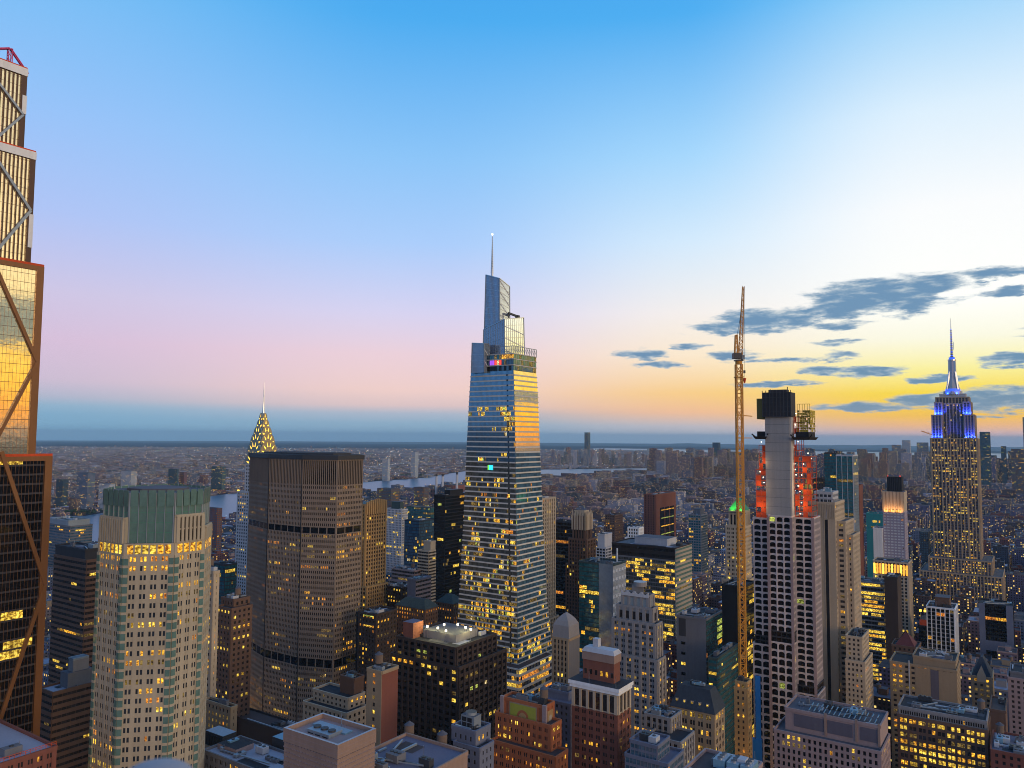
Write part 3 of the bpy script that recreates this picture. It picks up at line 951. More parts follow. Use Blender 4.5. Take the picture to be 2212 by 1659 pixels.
def chrysler():
    cx = 563; Y = 850
    P = at(cx, 1100, Y)
    u, v = grid(P)
    w = 17.5
    b = Bld('skyscraper', 'slender pale tower with a spired steel crown of lit triangular windows, behind the flat-topped slab', 'skyscraper', (u - w, u + w, v - w, v + w))
    sq = lambda k: [(-k, -k), (k, -k), (k, k), (-k, k)]
    z1 = at(cx, 1062, Y).z; z2 = at(cx, 1003, Y).z
    st = S(wall='palegrey', bay=3.6, pier=1.7, floor=3.5, wh=1.8, sill=1.0, dp=.3, ds=.12, lit=.12, pal='warm', corner=1.2)
    b.tower(sq(w), 0, z1, st, roof='roof_pale', parapet=.9)
    b.tower(sq(15.5), z1 - 40, z1 + .5, S(**{**st, 'wall': 'white'}), roof='roof_pale', parapet=.9) if False else None
    b.tower(sq(12.2), z1, z2, st, roof='roof_grey', parapet=.6)
    for sx, sy in ((-1, -1), (1, -1), (1, 1)):
        m = MB(); m.bar((sx * 12, sy * 12, z2 - 1), (sx * 15.5, sy * 15.5, z2 + .2), .8, 'steelcrown'); m.build('eagle_gargoyle', b.o)
    L = b.part('gargoyle_floodlight')
    L.box(-w - .2, -w + 1.5, -w - .2, -w + 1.5, z1 + 1, z1 + 2.2, 'glow_yellow')
    prof = [(1003, 12.2), (980, 11.0), (960, 9.2), (943, 7.0), (927, 4.9), (912, 3.2), (898, 2.0)]
    CR = b.part('crown')
    for k in range(len(prof) - 1):
        y0, h0 = prof[k]; y1, h1 = prof[k + 1]
        za, zb = at(cx, y0, Y).z, at(cx, y1, Y).z
        H = (zb - za) * 1.42
        seg = 14
        pr = [(h0 * cos(pi * i / seg), za + H * sin(pi * i / seg) ** .85 if 0 < i < seg else za) for i in range(seg + 1)]
        for ax in (0, 1):
            to = (lambda a, z, dpt: (a, dpt, z)) if ax == 0 else (lambda a, z, dpt: (dpt, a, z))
            for i in range(seg):
                (a0, q0), (a1, q1) = pr[i], pr[i + 1]
                CR.face([to(a0, q0, -h0), to(a1, q1, -h0), to(a1, q1, h0), to(a0, q0, h0)], 'steelcrown')
            for s_ in (-1, 1):
                CR.face([to(a, q, s_ * h0) for a, q in pr], 'steelcrown')
        nt = max(3, 7 - k)
        for ax, s_ in ((0, -1), (1, 1)):
            to = (lambda a, z: (a, s_ * (h0 + .06), z)) if ax == 0 else (lambda a, z: (s_ * (h0 + .06), a, z))
            for i in range(nt):
                th = pi * (i + .5) / nt
                r = .70; hw = .125 * (7 / nt) * .8
                c = lambda rr, tt: (h0 * rr * cos(tt), za + H * rr * sin(tt))
                tri = [c(r * .78, th - hw), c(.93, th), c(r * .78, th + hw)]
                pts = [to(a, q) for a, q in tri]
                TW = MB(); TW.face(pts, 'glow_yellow'); TW.build('triangular_window', b.o)
    zs = at(cx, 891, Y).z; zt = at(cx - 1, 824, Y).z
    m = MB(); m.cyl(0, 0, 1.9, zs - 8, zs + 6, 'steel', 8, 1.0); m.cyl(0, 0, 1.0, zs + 6, zt, 'steel', 8, .12); m.build('spire', b.o)
    b.finish(100)


chrysler()


def slab_tower():
    k = atan2(1, 1)
    rot = lambda a: GW * cos(radians(a)) + GS * sin(radians(a))
    P2 = at(650, 1180, 628)
    t1 = rot(20); P3 = P2 + t1 * along(P2, t1, 725)
    P4 = P3 + GS * along(P3, GS, 780)
    P1 = P2 - GW * along(P2, -GW, 578)
    t0 = rot(-17); P0 = P1 - t0 * along(P1, -t0, 536)
    dd = GS * 34
    b0 = P0 + dd; b1 = P1 + GS * 58; b2 = P2 + GS * 58; 
    ws = [P0, P1, P2, P3, P4, b2, b1, b0]
    gs = [grid(p) for p in ws]
    rect = (min(g[0] for g in gs), max(g[0] for g in gs), min(g[1] for g in gs), max(g[1] for g in gs))
    b = Bld('skyscraper', 'broad flat-topped brown slab tower of small windows with two dark louvred bands', 'skyscraper', rect)
    poly = [b.lp(p) for p in ws]
    zt = at(690, 992, 635).z
    m1 = (at(690, 1149, 635).z, at(690, 1136, 635).z); m2 = (at(690, 1432, 635).z, at(690, 1415, 635).z)
    m3 = at(690, 1046, 635).z
    st = S(wall='pan', bay=1.78, pier=.62, floor=4.1, wh=2.1, sill=1.1, dp=.5, ds=.3, lit=.17, pal='warm', dark='glass_brown', corner=.5, stick=.55, fmul=(0, .1, .4, 1, 2, 2.6))
    segs = [(0, m2[0], st), (m2[0], m2[1], None), (m2[1], m1[0], st), (m1[0], m1[1], None), (m1[1], m3, st)]
    lou = S(wall='pan', back='black', bay=8.2, pier=.8, floor=m1[1] - m1[0], wh=m1[1] - m1[0] - .3, sill=.15, dp=.1, ds=0, lit=0, dark='glass_black')
    for za, zb, s_ in segs:
        b.tower(poly, za, zb, s_ or lou, roof='roof_dark', parapet=0)
    fin = S(wall='pan', bay=1.78, pier=.55, floor=(zt - m3), wh=zt - m3 - 1.2, sill=.3, dp=.7, ds=.2, lit=0, dark='glass_black', corner=.5)
    b.tower(poly, m3, zt, fin, roof='roof_dark', parapet=0)
    # vertical seams
    for p in (poly[1], poly[2]):
        sm = b.part('expansion_joint|%d' % p[0]); sm.box(p[0] - .35, p[0] + .35, p[1] - .75, p[1] + .3, .1, zt - .1, 'black')
    cen = (sum(p[0] for p in poly) / 8, sum(p[1] for p in poly) / 8)
    big = [(cen[0] + (p[0] - cen[0]) * 1.03, cen[1] + (p[1] - cen[1]) * 1.05) for p in poly]
    R = b.part('roof_slab')
    R.prism(big, zt + .05, zt + 3.6, 'metal_dark', 'roof_dark', True)
    sml = [(cen[0] + (p[0] - cen[0]) * .8, cen[1] + (p[1] - cen[1]) * .7) for p in poly]
    R.prism(sml, zt + 3.6, zt + 5.0, 'metal_dark', 'roof_dark')
    b.finish(100)


slab_tower()


def tapered_tower():
    Yc = 636
    tab = [(1600, 977, 1120, 1200), (1450, 985, 1118, 1194), (1320, 991, 1117, 1181), (1150, 1001, 1115, 1173), (970, 1008, 1113, 1166), (850, 1014, 1111, 1162), (790, 1018, 1109, 1158)]

    def row(y):
        for (a, *p), (c, *q) in zip(tab[:-1], tab[1:]):
            if c <= y <= a:
                k = (a - y) / (a - c); return [p[i] + (q[i] - p[i]) * k for i in range(3)]
        return tab[-1][1:] if y < 790 else tab[0][1:]

    def rect_y(y, grow=0):
        xl, xc, xr = row(y)
        Pn = at(xc, y, Yc)
        r = solve_rect(Pn, xl, xr)
        return (r[0] - grow, r[1] + grow, r[2] - grow, r[3] + grow), Pn.z
    base, _ = rect_y(1600)
    b = Bld('skyscraper', 'tallest tapering glass tower with stacked slanted crown pieces and a needle spire', 'skyscraper', base)
    zb, zt = rect_y(1448)[1], rect_y(800)[1]
    nf = 58
    ys = []
    W = b.wall; SP = b.part('spandrel'); CORE = b.part('corner_recess')
    rects = []
    ylist = [1448 - (1448 - 800) * i / nf for i in range(nf + 1)]
    for y in ylist:
        r, z = rect_y(y); rects.append((b.loc(r), z))

    def face_pts(r0, z0, r1, z1, side):
        if side == 0: return (r0[0], r0[2], z0), (r0[1], r0[2], z0), (r1[0], r1[2], z1), (r1[1], r1[2], z1)
        return (r0[1], r0[2], z0), (r0[1], r0[3], z0), (r1[1], r1[2], z1), (r1[1], r1[3], z1)
    q = random.Random(5)
    GLZ = {}
    for i in range(nf):
        (r0, z0), (r1, z1) = rects[i], rects[i + 1]
        yy = ylist[i]
        zm = z0 + (z1 - z0) * .29
        mech = False
        for side in (0, 1):
            A, B2, A1, B1 = [Vector(p) for p in face_pts(r0, z0, r1, z1, side)]
            n = Vector((0, -1, 0)) if side == 0 else Vector((1, 0, 0))
            t = (B2 - A).normalized(); w = (B2 - A).length
            # opaque band of pale glazed terracotta, notched at the corner recess
            segs = [(0, w - 7.2), (w - 5.6, w)] if side == 0 else [(0, w)]
            for s0, s1 in segs:
                o = .55
                up = z0 + (z1 - z0) * .27
                k = lambda s, zz, d: tuple(A + t * s + n * d + Vector((0, 0, zz - z0)))
                ov = .55 if s1 == w and side == 0 else 0
                SP.face([k(s0, z0, o), k(s1 + ov, z0, o), k(s1 + ov, up, o * .8), k(s0, up, o * .8)], 'terracotta')
                SP.face([k(s0, up, o * .8), k(s1 + ov, up, o * .8), k(s1, up, -.3), k(s0, up, -.3)], 'terracotta')
                SP.face([k(s0, z0, 0), k(s1, z0, 0), k(s1 + ov, z0, o), k(s0, z0, o)], 'terracotta')
            if side == 0:
                CORE.face([tuple(A + t * (w - 7.2) + n * .02), tuple(A + t * (w - 5.6) + n * .02), tuple(A1 + (B1 - A1).normalized() * ((B1 - A1).length - 5.6) + n * .02), tuple(A1 + (B1 - A1).normalized() * ((B1 - A1).length - 7.2) + n * .02)], 'black')
            # glass lights
            npan = 36 if side == 0 else 26
            frac = 1 - yy / 1448
            if side == 0:
                pr = 0.62 if yy > 1250 else (.46 if yy > 1130 else (.42 if yy > 1040 else (.12 if yy > 965 else (.5 if 880 < yy < 955 else .04))))
            else:
                pr = .34 if yy > 1330 else (.13 if yy > 1040 else 0)
            pr *= q.choice((.35, .7, 1, 1.2, 1.5)); run = False
            fk = q.choice(PAL['warm'] + ['lit_yellow'] * 3 + ['lit_dim'] * 4)
            for j in range(npan):
                a0, a1 = j / npan, (j + 1) / npan
                if q.random() < (.22 if yy < 1000 else .4): run = q.random() < pr
                key = ('glass_mirror' if yy < 1010 else 'glass_grey') if side == 0 else ('glass_sunset_tint' if yy < 985 else 'glass_blue')  # same glazing: sky reflection tinted into upper panes, lower panes coloured duller
                if run and q.random() < .72: key = fk if q.random() < .6 else q.choice(PAL['mixed'])
                if mech: key = 'glass_black'
                g = .08
                kz0 = (zm - z0) / (z1 - z0)
                lo0, lo1 = A.lerp(A1, kz0), B2.lerp(B1, kz0)
                pts = [lo0.lerp(lo1, a0 + g / w), lo0.lerp(lo1, a1 - g / w), A1.lerp(B1, a1 - g / w), A1.lerp(B1, a0 + g / w)]
                cen = sum(pts, Vector()) / 4
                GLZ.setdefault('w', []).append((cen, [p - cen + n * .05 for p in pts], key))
        # dark structure behind
        W.prism([(r0[0], r0[2]), (r0[1], r0[2]), (r0[1], r0[3]), (r0[0], r0[3])], z0, z1, 'charcoal', None, False,
                [(r1[0], r1[2]), (r1[1], r1[2]), (r1[1], r1[3]), (r1[0], r1[3])])
    # glazing objects: the hundred largest as parts, the rest in one
    lst = GLZ['w']
    def px(c):
        P = b.world(c.x, c.y); P.z = c.z; return P
    lit = sorted(range(len(lst)), key=lambda i: -lst[i][0].z)
    solo = set(lit[:100]); rest = MB()
    for i, (c, pts, key) in enumerate(lst):
        if i in solo:
            m = MB(); m.face([tuple(p) for p in pts], key); o = m.build('window', b.o); o.location = c
        else:
            rest.face([tuple(p + c) for p in pts], key)
    rest.build('window', b.o, kind='stuff')
    # podium
    Pn = at(1121, 1447, 622)
    r = b.loc(solve_rect(Pn, 985, 1197))
    b.rtower(r, 0, Pn.z, S(wall='terracotta', bay=2.2, pier=.12, floor=5.2, wh=3.3, sill=1.7, dp=.1, ds=.7, lit=.5, pal='warm', dark='glass', corner=.1), roof='roof_brown', parapet=.6)
    # observation floors at the top of the shaft
    r0, z0 = rects[-1]
    for zz, h, key in ((z0, 4.6, 'glass_blue'), (z0 + 5.2, 4.6, 'glass_teal')):
        pass
    up = b.part('observation_level')
    zA = z0
    for k, (h, ka, kb) in enumerate(((5.0, 'glass_black', 'glass_blue'), (5.0, 'glass_blue', 'lit_dim'), (4.4, 'lit_dim', 'glass_teal'))):
        x0, x1, y0, y1 = r0
        up.box(x0 + .2, x1 - .2, y0 + .2, y1 - .2, zA, zA + h, 'charcoal')
        up.box(x0 - .2, x1 + .3, y0 - .3, y1 + .2, zA + h - .7, zA + h, 'terracotta', None, True)
        n = 18
        for j in range(n):
            a, c = x0 + (x1 - x0) * j / n, x0 + (x1 - x0) * (j + 1) / n
            key = q.choice((ka, ka, kb, 'glass_blue'))
            if k == 2 and j < 4: key = 'glow_red'
            if k == 1 and 7 < j < 13: key = q.choice(('glow_purple', 'glow_purple', 'glow_red', 'lit_white'))
            if k == 2 and j > 12: key = 'lit_amber'
            up.face([(a + .15, y0 + .1, zA + .2), (c - .15, y0 + .1, zA + .2), (c - .15, y0 + .1, zA + h - .8), (a + .15, y0 + .1, zA + h - .8)], key)
        n = 12
        for j in range(n):
            a, c = y0 + (y1 - y0) * j / n, y0 + (y1 - y0) * (j + 1) / n
            up.face([(x1 - .1, a + .15, zA + .2), (x1 - .1, c - .15, zA + .2), (x1 - .1, c - .15, zA + h - .8), (x1 - .1, a + .15, zA + h - .8)], q.choice((kb, 'glass_teal', 'glass_blue', 'glass_blue', 'glass_teal', 'lit_dim')))
        zA += h
    # open steel parapet frame on the terrace
    fr = b.part('parapet_frame')
    x0, x1, y0, y1 = r0
    for j in range(14):
        yy = y0 + (y1 - y0) * j / 13
        fr.bar((x1, yy, zA), (x1, yy, zA + 6), .18, 'metal_grey')
        if j < 13:
            fr.bar((x1, yy, zA + .5), (x1, yy + (y1 - y0) / 13, zA + 5.6), .12, 'metal_grey')
    for j in range(7):
        xx = x1 - j * 2.2
        fr.bar((xx, y0, zA), (xx, y0, zA + 6), .18, 'metal_grey')
    fr.bar((x1, y0, zA + 6), (x1, y1, zA + 6), .25, 'metal_grey'); fr.bar((x1 - 14, y0, zA + 6), (x1, y0, zA + 6), .25, 'metal_grey')
    # crown pieces with slanted tops
    def piece(name, xc, ybot, lxb, rxb, lxt, xct, rxt, yl, yc, yr, depth, mN, mW, zlo):
        Pb = at(xc, ybot, depth); Pt = at(xct, yc, depth)
        rb = b.loc(solve_rect(Pb, lxb, rxb)); rt = b.loc(solve_rect(Pt, lxt, rxt))
        wl = b.world(rt[0], rt[2]); wr = b.world(rt[1], rt[3])
        zl, zr = at(lxt, yl, wl.y).z, at(rxt, yr, wr.y).z
        zb2 = zlo
        m = b.part(name)
        a0, a1, a2, a3 = (rb[0], rb[2], zb2), (rb[1], rb[2], zb2), (rb[1], rb[3], zb2), (rb[0], rb[3], zb2)
        t0, t1, t2, t3 = (rt[0], rt[2], zl), (rt[1], rt[2], Pt.z), (rt[1], rt[3], zr), (rt[0], rt[3], zl + zr - Pt.z)
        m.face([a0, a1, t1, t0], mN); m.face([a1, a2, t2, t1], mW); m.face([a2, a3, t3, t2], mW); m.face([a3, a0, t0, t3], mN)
        m.face([t0, t1, t2, t3], 'metal_grey')
        g = b.part('crown_mullion')
        V3 = Vector
        for (p, q2, r2, s2, nn, n) in ((a0, a1, t1, t0, V3((0, -.12, 0)), 12), (a1, a2, t2, t1, V3((.12, 0, 0)), 10)):
            for j in range(n + 1):
                k = j / n
                g.bar(V3(p).lerp(V3(q2), k) + nn, V3(s2).lerp(V3(r2), k) + nn, .07 if 0 < j < n else .28, 'metal_grey')
            hh = (V3(t1) - V3(a1)).length
            for j in range(1, int(hh / 5)):
                k = j * 5 / hh
                g.bar(V3(p).lerp(V3(s2), k) + nn, V3(q2).lerp(V3(r2), k) + nn, .12, 'steel')
            g.bar(V3(s2) + nn, V3(r2) + nn, .3, 'steel')
            if nn.x > 0:
                for j in range(0, int(hh / 10)):
                    k0, k1 = (j * 10 + 10) / hh, (j * 10 + 2) / hh
                    if k0 < 1: g.bar(V3(p).lerp(V3(s2), k0) + nn * 1.5, V3(q2).lerp(V3(r2), k1) + nn * 1.5, .22, 'white')
        return rt, zl, Pt.z, zr
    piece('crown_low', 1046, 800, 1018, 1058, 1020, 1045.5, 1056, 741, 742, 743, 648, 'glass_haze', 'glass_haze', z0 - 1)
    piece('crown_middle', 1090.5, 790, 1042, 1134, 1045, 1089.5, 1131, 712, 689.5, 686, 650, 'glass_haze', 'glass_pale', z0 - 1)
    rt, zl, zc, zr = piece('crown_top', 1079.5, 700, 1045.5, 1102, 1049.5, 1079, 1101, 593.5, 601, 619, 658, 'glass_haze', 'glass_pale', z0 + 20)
    # maintenance rig on the terrace of the middle crown
    m = MB()
    a = b.lp(at(1098, 684, 664)); c = b.lp(at(1118, 684, 676)); z = at(1105, 684, 668).z
    m.bar((a[0], a[1], z + 2.5), (c[0], c[1], z + 1.5), .8, 'metal_dark'); m.box(c[0] - 1.5, c[0] + 1.5, c[1] - 1.5, c[1] + 1.5, z - 2, z + 2.4, 'metal_dark')
    m.bar((a[0], a[1], z - 2), (a[0], a[1], z + 3), .4, 'metal_dark')
    m.build('maintenance_rig', b.o)
    # spire
    w = at(1063, 590, 672); p = b.lp(w); zt2 = at(1061.5, 508, 672).z
    m = MB(); m.cyl(p[0], p[1], 1.25, zl - 12, w.z + 4, 'steel', 8, 1.1)
    n = 16
    for k in range(n):
        za = w.z + (zt2 - w.z) * k / n; zc2 = w.z + (zt2 - w.z) * (k + 1) / n
        rr = 1.05 * (1 - k / n) + .25
        m.cyl(p[0], p[1], rr, za, za + (zc2 - za) * .6, 'steel', 8); m.cyl(p[0], p[1], rr * .62, za + (zc2 - za) * .6, zc2, 'metal_dark', 8)
    m.build('spire', b.o)
    m = MB(); m.cyl(p[0], p[1], .6, zt2, zt2 + 1.4, 'glow_white', 8); m.build('beacon', b.o)
    # lit sign panel on the street face
    s = at(1060, 1010, 660)
    y_, z_ = None, s.z
    rr2, zz = rect_y(1010); rr2 = b.loc(rr2)
    # intersect the pixel ray with the street face plane
    rv = ray(1060, 1010); vv = rr2[2] + b.v0
    kk = vv / (rv.x * GS.x + rv.y * GS.y); xw, yw = rv.x * kk, rv.y * kk
    lx, ly = b.lp((xw, yw)); zz = CAMZ + rv.z * kk
    m = MB()
    for dx, key in ((-2.6, 'glow_green'), (-1.0, 'glow_cyan'), (.9, 'glow_cyan')):
        m.box(lx + dx, lx + dx + 1.6, ly - .75, ly - .62, zz - 2.0, zz + 2.0, key, None, True)
    m.build('lit_sign', b.o)
    b.wall.build('structure_core', b.o); b.wall = MB()
    for k, mm in b.parts.items():
        if mm.f:
            o = mm.build(k.split('|')[0], b.o)
            if k in ('spandrel', 'crown_mullion'): o['kind'] = 'stuff'
    # remaining wall from the podium is in b.wall already
    cache = MB()
    for c, tx, ty, w_, h, key, ar in b.panes:
        cache.face([(c[0] + tx * x, c[1] + ty * x, c[2] + z2) for x, z2 in ((-w_ / 2, -h / 2), (w_ / 2, -h / 2), (w_ / 2, h / 2), (-w_ / 2, h / 2))], key)
    cache.build('window', b.o, kind='stuff')


tapered_tower()


def empire():
    ax, Y = 2060, 1120
    P = at(2113, 1000, Y)
    L = along(P, -GW, 2011.5)
    u, v = grid(P)
    cxu = u - L / 2; hv = 22
    b = Bld('skyscraper', 'stepped limestone tower with blue floodlit shoulders and a tall antenna mast', 'skyscraper', (cxu - 70, cxu + 70, v - 25, v + 60))
    c0 = b.lp(ungrid(cxu, v))
    k = L / (2113 - 2011.5)          # metres per photo column along the street face
    X = lambda px: c0[0] + (px - 2062.25) * k
    zz = lambda y: at(2062, y, Y + 12).z
    fy = c0[1]
    st = S(wall='warm_stone', bay=4.1, pier=1.5, n=2, mull=.5, mulldep=.18, floor=3.75, wh=1.8, sill=1.0, dp=.7, ds=.1, span='purplegrey', lit=.42, pal='yellow', dark='glass_brown', corner=1.0, stick=.12, fmul=(.4, .7, 1, 1.2, 1.5))
    dimst = {**st, 'lit': .08}
    def blk(x0, x1, y0, y1, za, zb, s_=None, **kw):
        b.rtower((X(x0), X(x1), fy + y0, fy + y1), za, zb, s_ or st, roof='roof_grey', **kw)
    blk(1984, 2157, -34, 50, 0, zz(1234)); blk(1962, 2170, -46, 54, 0, zz(1345))
    blk(2002, 2136, -20, 48, zz(1234), zz(1206))
    blk(2011.5, 2113, -.5, 46, zz(1206) - .1, zz(948))
    blk(2034, 2090, -3.2, -.6, zz(1206), zz(1010), {**st, 'bay': 4.4}, parapet=.4)
    blk(2009, 2017, 8, 40, zz(1206), zz(948), st, parapet=.3)
    blk(2014, 2038, 3, 42, zz(948), zz(897), dimst); blk(2086, 2108, 3, 42, zz(948), zz(897), dimst)
    blk(2038, 2086, 8, 40, zz(948), zz(872), dimst)
    blk(2021, 2039, 7, 38, zz(897), zz(869), dimst); blk(2083, 2101, 7, 38, zz(897), zz(869), dimst)
    blk(2023, 2097, 10, 36, zz(872), zz(858), S(**{**dimst, 'lit': 0}))
    blk(2032, 2090, 13, 33, zz(858), zz(851), S(wall='palegrey', blank=True))
    # mast
    cx, cy = X(2061), fy + 23
    m = b.part('mast')
    m.cyl(cx, cy, 12.5, zz(851), zz(843), 'palegrey', 16); m.cyl(cx, cy, 10.2, zz(843), zz(838), 'glow_blue', 16, 9.6)
    m.cyl(cx, cy, 9.4, zz(838), zz(815), 'palegrey', 12, 5.6); m.cyl(cx, cy, 5.6, zz(815), zz(776), 'palegrey', 12, 5.0)
    for i in range(4):
        a = i * pi / 2 + pi / 4
        m.bar((cx + 9.6 * cos(a), cy + 9.6 * sin(a), zz(840)), (cx + 5.2 * cos(a), cy + 5.2 * sin(a), zz(800)), 1.1, 'steel')
        m.bar((cx + 5.4 * cos(a), cy + 5.4 * sin(a), zz(802)), (cx + 5.0 * cos(a), cy + 5.0 * sin(a), zz(777)), .9, 'steel')
    m = b.part('lantern')
    m.cyl(cx, cy, 5.6, zz(776), zz(773), 'steel', 16); m.cyl(cx, cy, 4.4, zz(773), zz(769), 'glow_blue', 16, 3.6); m.cyl(cx, cy, 4.6, zz(769), zz(767.5), 'steel', 16, 2.6)
    m = b.part('antenna')
    z0, z1 = zz(767.5), zz(706)
    n = 15
    for i in range(n):
        za, zb = z0 + (z1 - z0) * i / n, z0 + (z1 - z0) * (i + 1) / n
        r = 2.1 - 1.2 * i / n
        m.cyl(cx, cy, r, za, za + (zb - za) * .45, 'bluegrey', 8); m.cyl(cx, cy, r * .7, za + (zb - za) * .45, zb, 'glow_blue' if i % 2 == 0 else 'steel', 8)
    m.cyl(cx, cy, .55, z1, zz(690), 'steel', 6, .3); m.cyl(cx, cy, .22, zz(690), zz(681), 'metal_dark', 6, .08)
    m.bar((cx + 2.8, cy, zz(752)), (cx + 2.8, cy, zz(735)), .3, 'steel')
    b.finish(100)
    # blue floodlights standing on the setbacks
    def flood(px, y, dy, e, w):
        l = bpy.data.lights.new('floodlight', 'SPOT'); l.energy = e * .5; l.color = (.012, .05, 1); l.spot_size = radians(130); l.spot_blend = .6; l.shadow_soft_size = 1
        o = bpy.data.objects.new('floodlight', l); C.objects.link(o); o.parent = b.o
        o.location = (X(px), fy + dy, zz(y))
        o.rotation_euler = Vector((0, .42, 1)).to_track_quat('-Z', 'Y').to_euler()
    for px in (2018, 2026, 2034, 2089, 2097, 2105):
        flood(px, 947, -.3, 1.6e5, 6)
    for px in (2025, 2034, 2088, 2096):
        flood(px, 896, 3.6, 1.5e5, 5)
    for px in (2050, 2072):
        flood(px, 850, 11, 2.5e4, 4)


empire()


def building_site():
    """half built tower with arched openings, bare concrete core and scaffold"""
    Y = 545
    P = at(1710, 1200, Y); u, v = grid(P)
    L = along(P, -GW, 1661); k = L / 49
    b = Bld('skyscraper', 'unfinished tower of arched windows with a bare concrete core and orange scaffolding on top', 'skyscraper', (u - L - 16, u + 18, v - 4, v + 34))
    c = b.lp(P); X = lambda px: c[0] + (px - 1710) * k
    fy = c[1]; z = lambda y: at(1690, y, Y + 8).z
    ar = S(wall='archstone', bay=5.7, pier=1.15, floor=4.35, wh=3.1, sill=.55, dp=.4, ds=0, arch=True, lit=.02, pal='green', dark='glass_black', corner=.3)
    ar2 = {**ar, 'floor': 5.2, 'wh': 3.9}
    small = {**ar, 'bay': 2.4, 'pier': .6}
    def blk(x0, x1, y0, y1, za, zb, s_, side=None):
        b.rtower((X(x0), X(x1), fy + y0, fy + y1), za, zb, s_, roof='concrete', parapet=.5, side={1: side or small})
    dark = S(wall='charcoal', bay=4, pier=.3, floor=4, wh=3, sill=.5, dp=.1, ds=.1, lit=.05, dark='glass_black')
    # left bay
    blk(1620, 1660.5, 3, 30, 0, z(1398), ar2); blk(1624, 1660.5, 3, 30, z(1398), z(1379), dark, dark); blk(1624, 1660.5, 3, 30, z(1379), z(1122), ar); 
    # centre bay
    blk(1661, 1710, 0, 30, 0, z(1386), ar2); blk(1661, 1710, 0, 30, z(1386), z(1362), dark, dark); blk(1661, 1710, 0, 30, z(1362), z(1114), ar)
    # right set-back bay
    blk(1710.3, 1752, 9, 32, 0, z(1495), ar2); blk(1710.3, 1749, 9, 32, z(1495), z(1478), dark, dark); blk(1710.3, 1748, 9, 32, z(1478), z(1118), ar)
    for px in (1660.8, 1710.5, 1749.5):
        yy = fy + (9 if px > 1720 else 0)
        m = b.part('stone_pier|%d' % px); m.box(X(px) - .9, X(px) + .9, yy - .9, yy - .3, 0.1, z(1116), 'rose')
    # concrete core
    m = b.part('concrete_core')
    zc0, zc1 = z(1115), z(898)
    m.box(X(1653), X(1707), fy + 4, fy + 14, zc0 + .1, zc1, 'concrete')
    nl = 11
    for i in range(1, nl):
        zz = zc0 + (zc1 - zc0) * i / nl
        m.box(X(1653) - .05, X(1707) + .05, fy + 3.95, fy + 14.05, zz, zz + .22, 'grey', None, True)
    m.box(X(1707) + .06, X(1709.5), fy + 5, fy + 13, zc0 + .1, zc1 - 1, 'palegrey')
    m = b.part('formwork')
    z0, z1 = z(900), z(848)
    m.box(X(1649.5), X(1712), fy + 2.6, fy + 15, z0, z1, 'charcoal', 'metal_dark', True)
    for i in range(9):
        x = X(1649.5) + (X(1712) - X(1649.5)) * i / 8
        m.bar((x, fy + 2.3, z0), (x, fy + 2.3, z1 + 1.5), .2, 'metal_dark')
    for i in range(6):
        zz = z0 + (z1 - z0) * i / 5
        m.bar((X(1649), fy + 2.2, zz), (X(1713), fy + 2.2, zz), .14, 'metal_dark')
    m.box(X(1660), X(1700), fy + 6, fy + 13, z1, z1 + 2.2, 'charcoal'); m.bar((X(1703), fy + 5, z1), (X(1703), fy + 5, z1 + 4), .25, 'metal_dark')
    m.bar((X(1665), fy + 5, z1), (X(1665), fy + 5, z1 + 2.6), .2, 'metal_dark')
    # scaffolds either side of the core
    def scaffold(x0, x1, y0, y1, za, zb, nets):
        m = b.part('scaffold|%d' % x0 + '_%d' % za)
        n = max(2, int((x1 - x0) / 2.6)); nz = int((zb - za) / 3.6)
        for i in range(n + 1):
            x = x0 + (x1 - x0) * i / n
            for yy in (y0, y1): m.bar((x, yy, za), (x, yy, zb), .16, 'netting_orange')
        for j in range(nz + 1):
            zz = za + (zb - za) * j / nz
            m.bar((x0, y0, zz), (x1, y0, zz), .14, 'netting_orange'); m.bar((x1, y0, zz), (x1, y1, zz), .14, 'netting_orange'); m.bar((x0, y0, zz), (x0, y1, zz), .14, 'netting_orange')
            m.box(x0, x1, y0 + .3, y1, zz - .3, zz - .05, 'redbrown', None, True)
            for i in range(n):
                if rnd.random() < .4:
                    L2 = MB(); xx = x0 + (i + rnd.random()) * (x1 - x0) / n
                    L2.box(xx - .28, xx + .28, y0 + .4, y0 + .9, zz + 2.0, zz + 2.5, 'glow_white', None, True); L2.build('work_lamp', b.o)
        for i in range(n):
            for j in range(nz):
                if rnd.random() < nets:
                    xa, xb = x0 + (x1 - x0) * i / n, x0 + (x1 - x0) * (i + 1) / n
                    zz, zt = za + (zb - za) * j / nz, za + (zb - za) * (j + 1) / nz
                    N2 = MB(); N2.face([(xa + .2, y0 + .2, zz + .2), (xb - .2, y0 + .2, zz + .2), (xb - .2, y0 + .2, zt - .4), (xa + .2, y0 + .2, zt - .4)], 'netting_orange'); N2.build('safety_net', b.o)
    scaffold(X(1630), X(1652.5), fy + 5, fy + 24, z(1121), z(1016), .45)
    scaffold(X(1637), X(1652.5), fy + 6, fy + 24, z(1016), z(962), .5)
    scaffold(X(1711.8), X(1747), fy + 10, fy + 26, z(1116), z(985), .42)
    scaffold(X(1711.8), X(1722), fy + 10, fy + 24, z(985), z(900), .15)
    for px, y, dy, e in ((1641, 1095, 2, 5200), (1641, 1050, 2, 5200), (1645, 1000, 3, 4000), (1730, 1090, 7, 5200), (1730, 1050, 7, 5200), (1730, 1010, 7, 4600)):
        l = bpy.data.lights.new('work_light', 'POINT'); l.energy = e * .22; l.color = (1, .62, .25); l.shadow_soft_size = .4
        o = bpy.data.objects.new('work_light', l); C.objects.link(o); o.parent = b.o; o.location = (X(px), fy + dy - 1.5, z(y))
    m = b.part('climbing_screen')
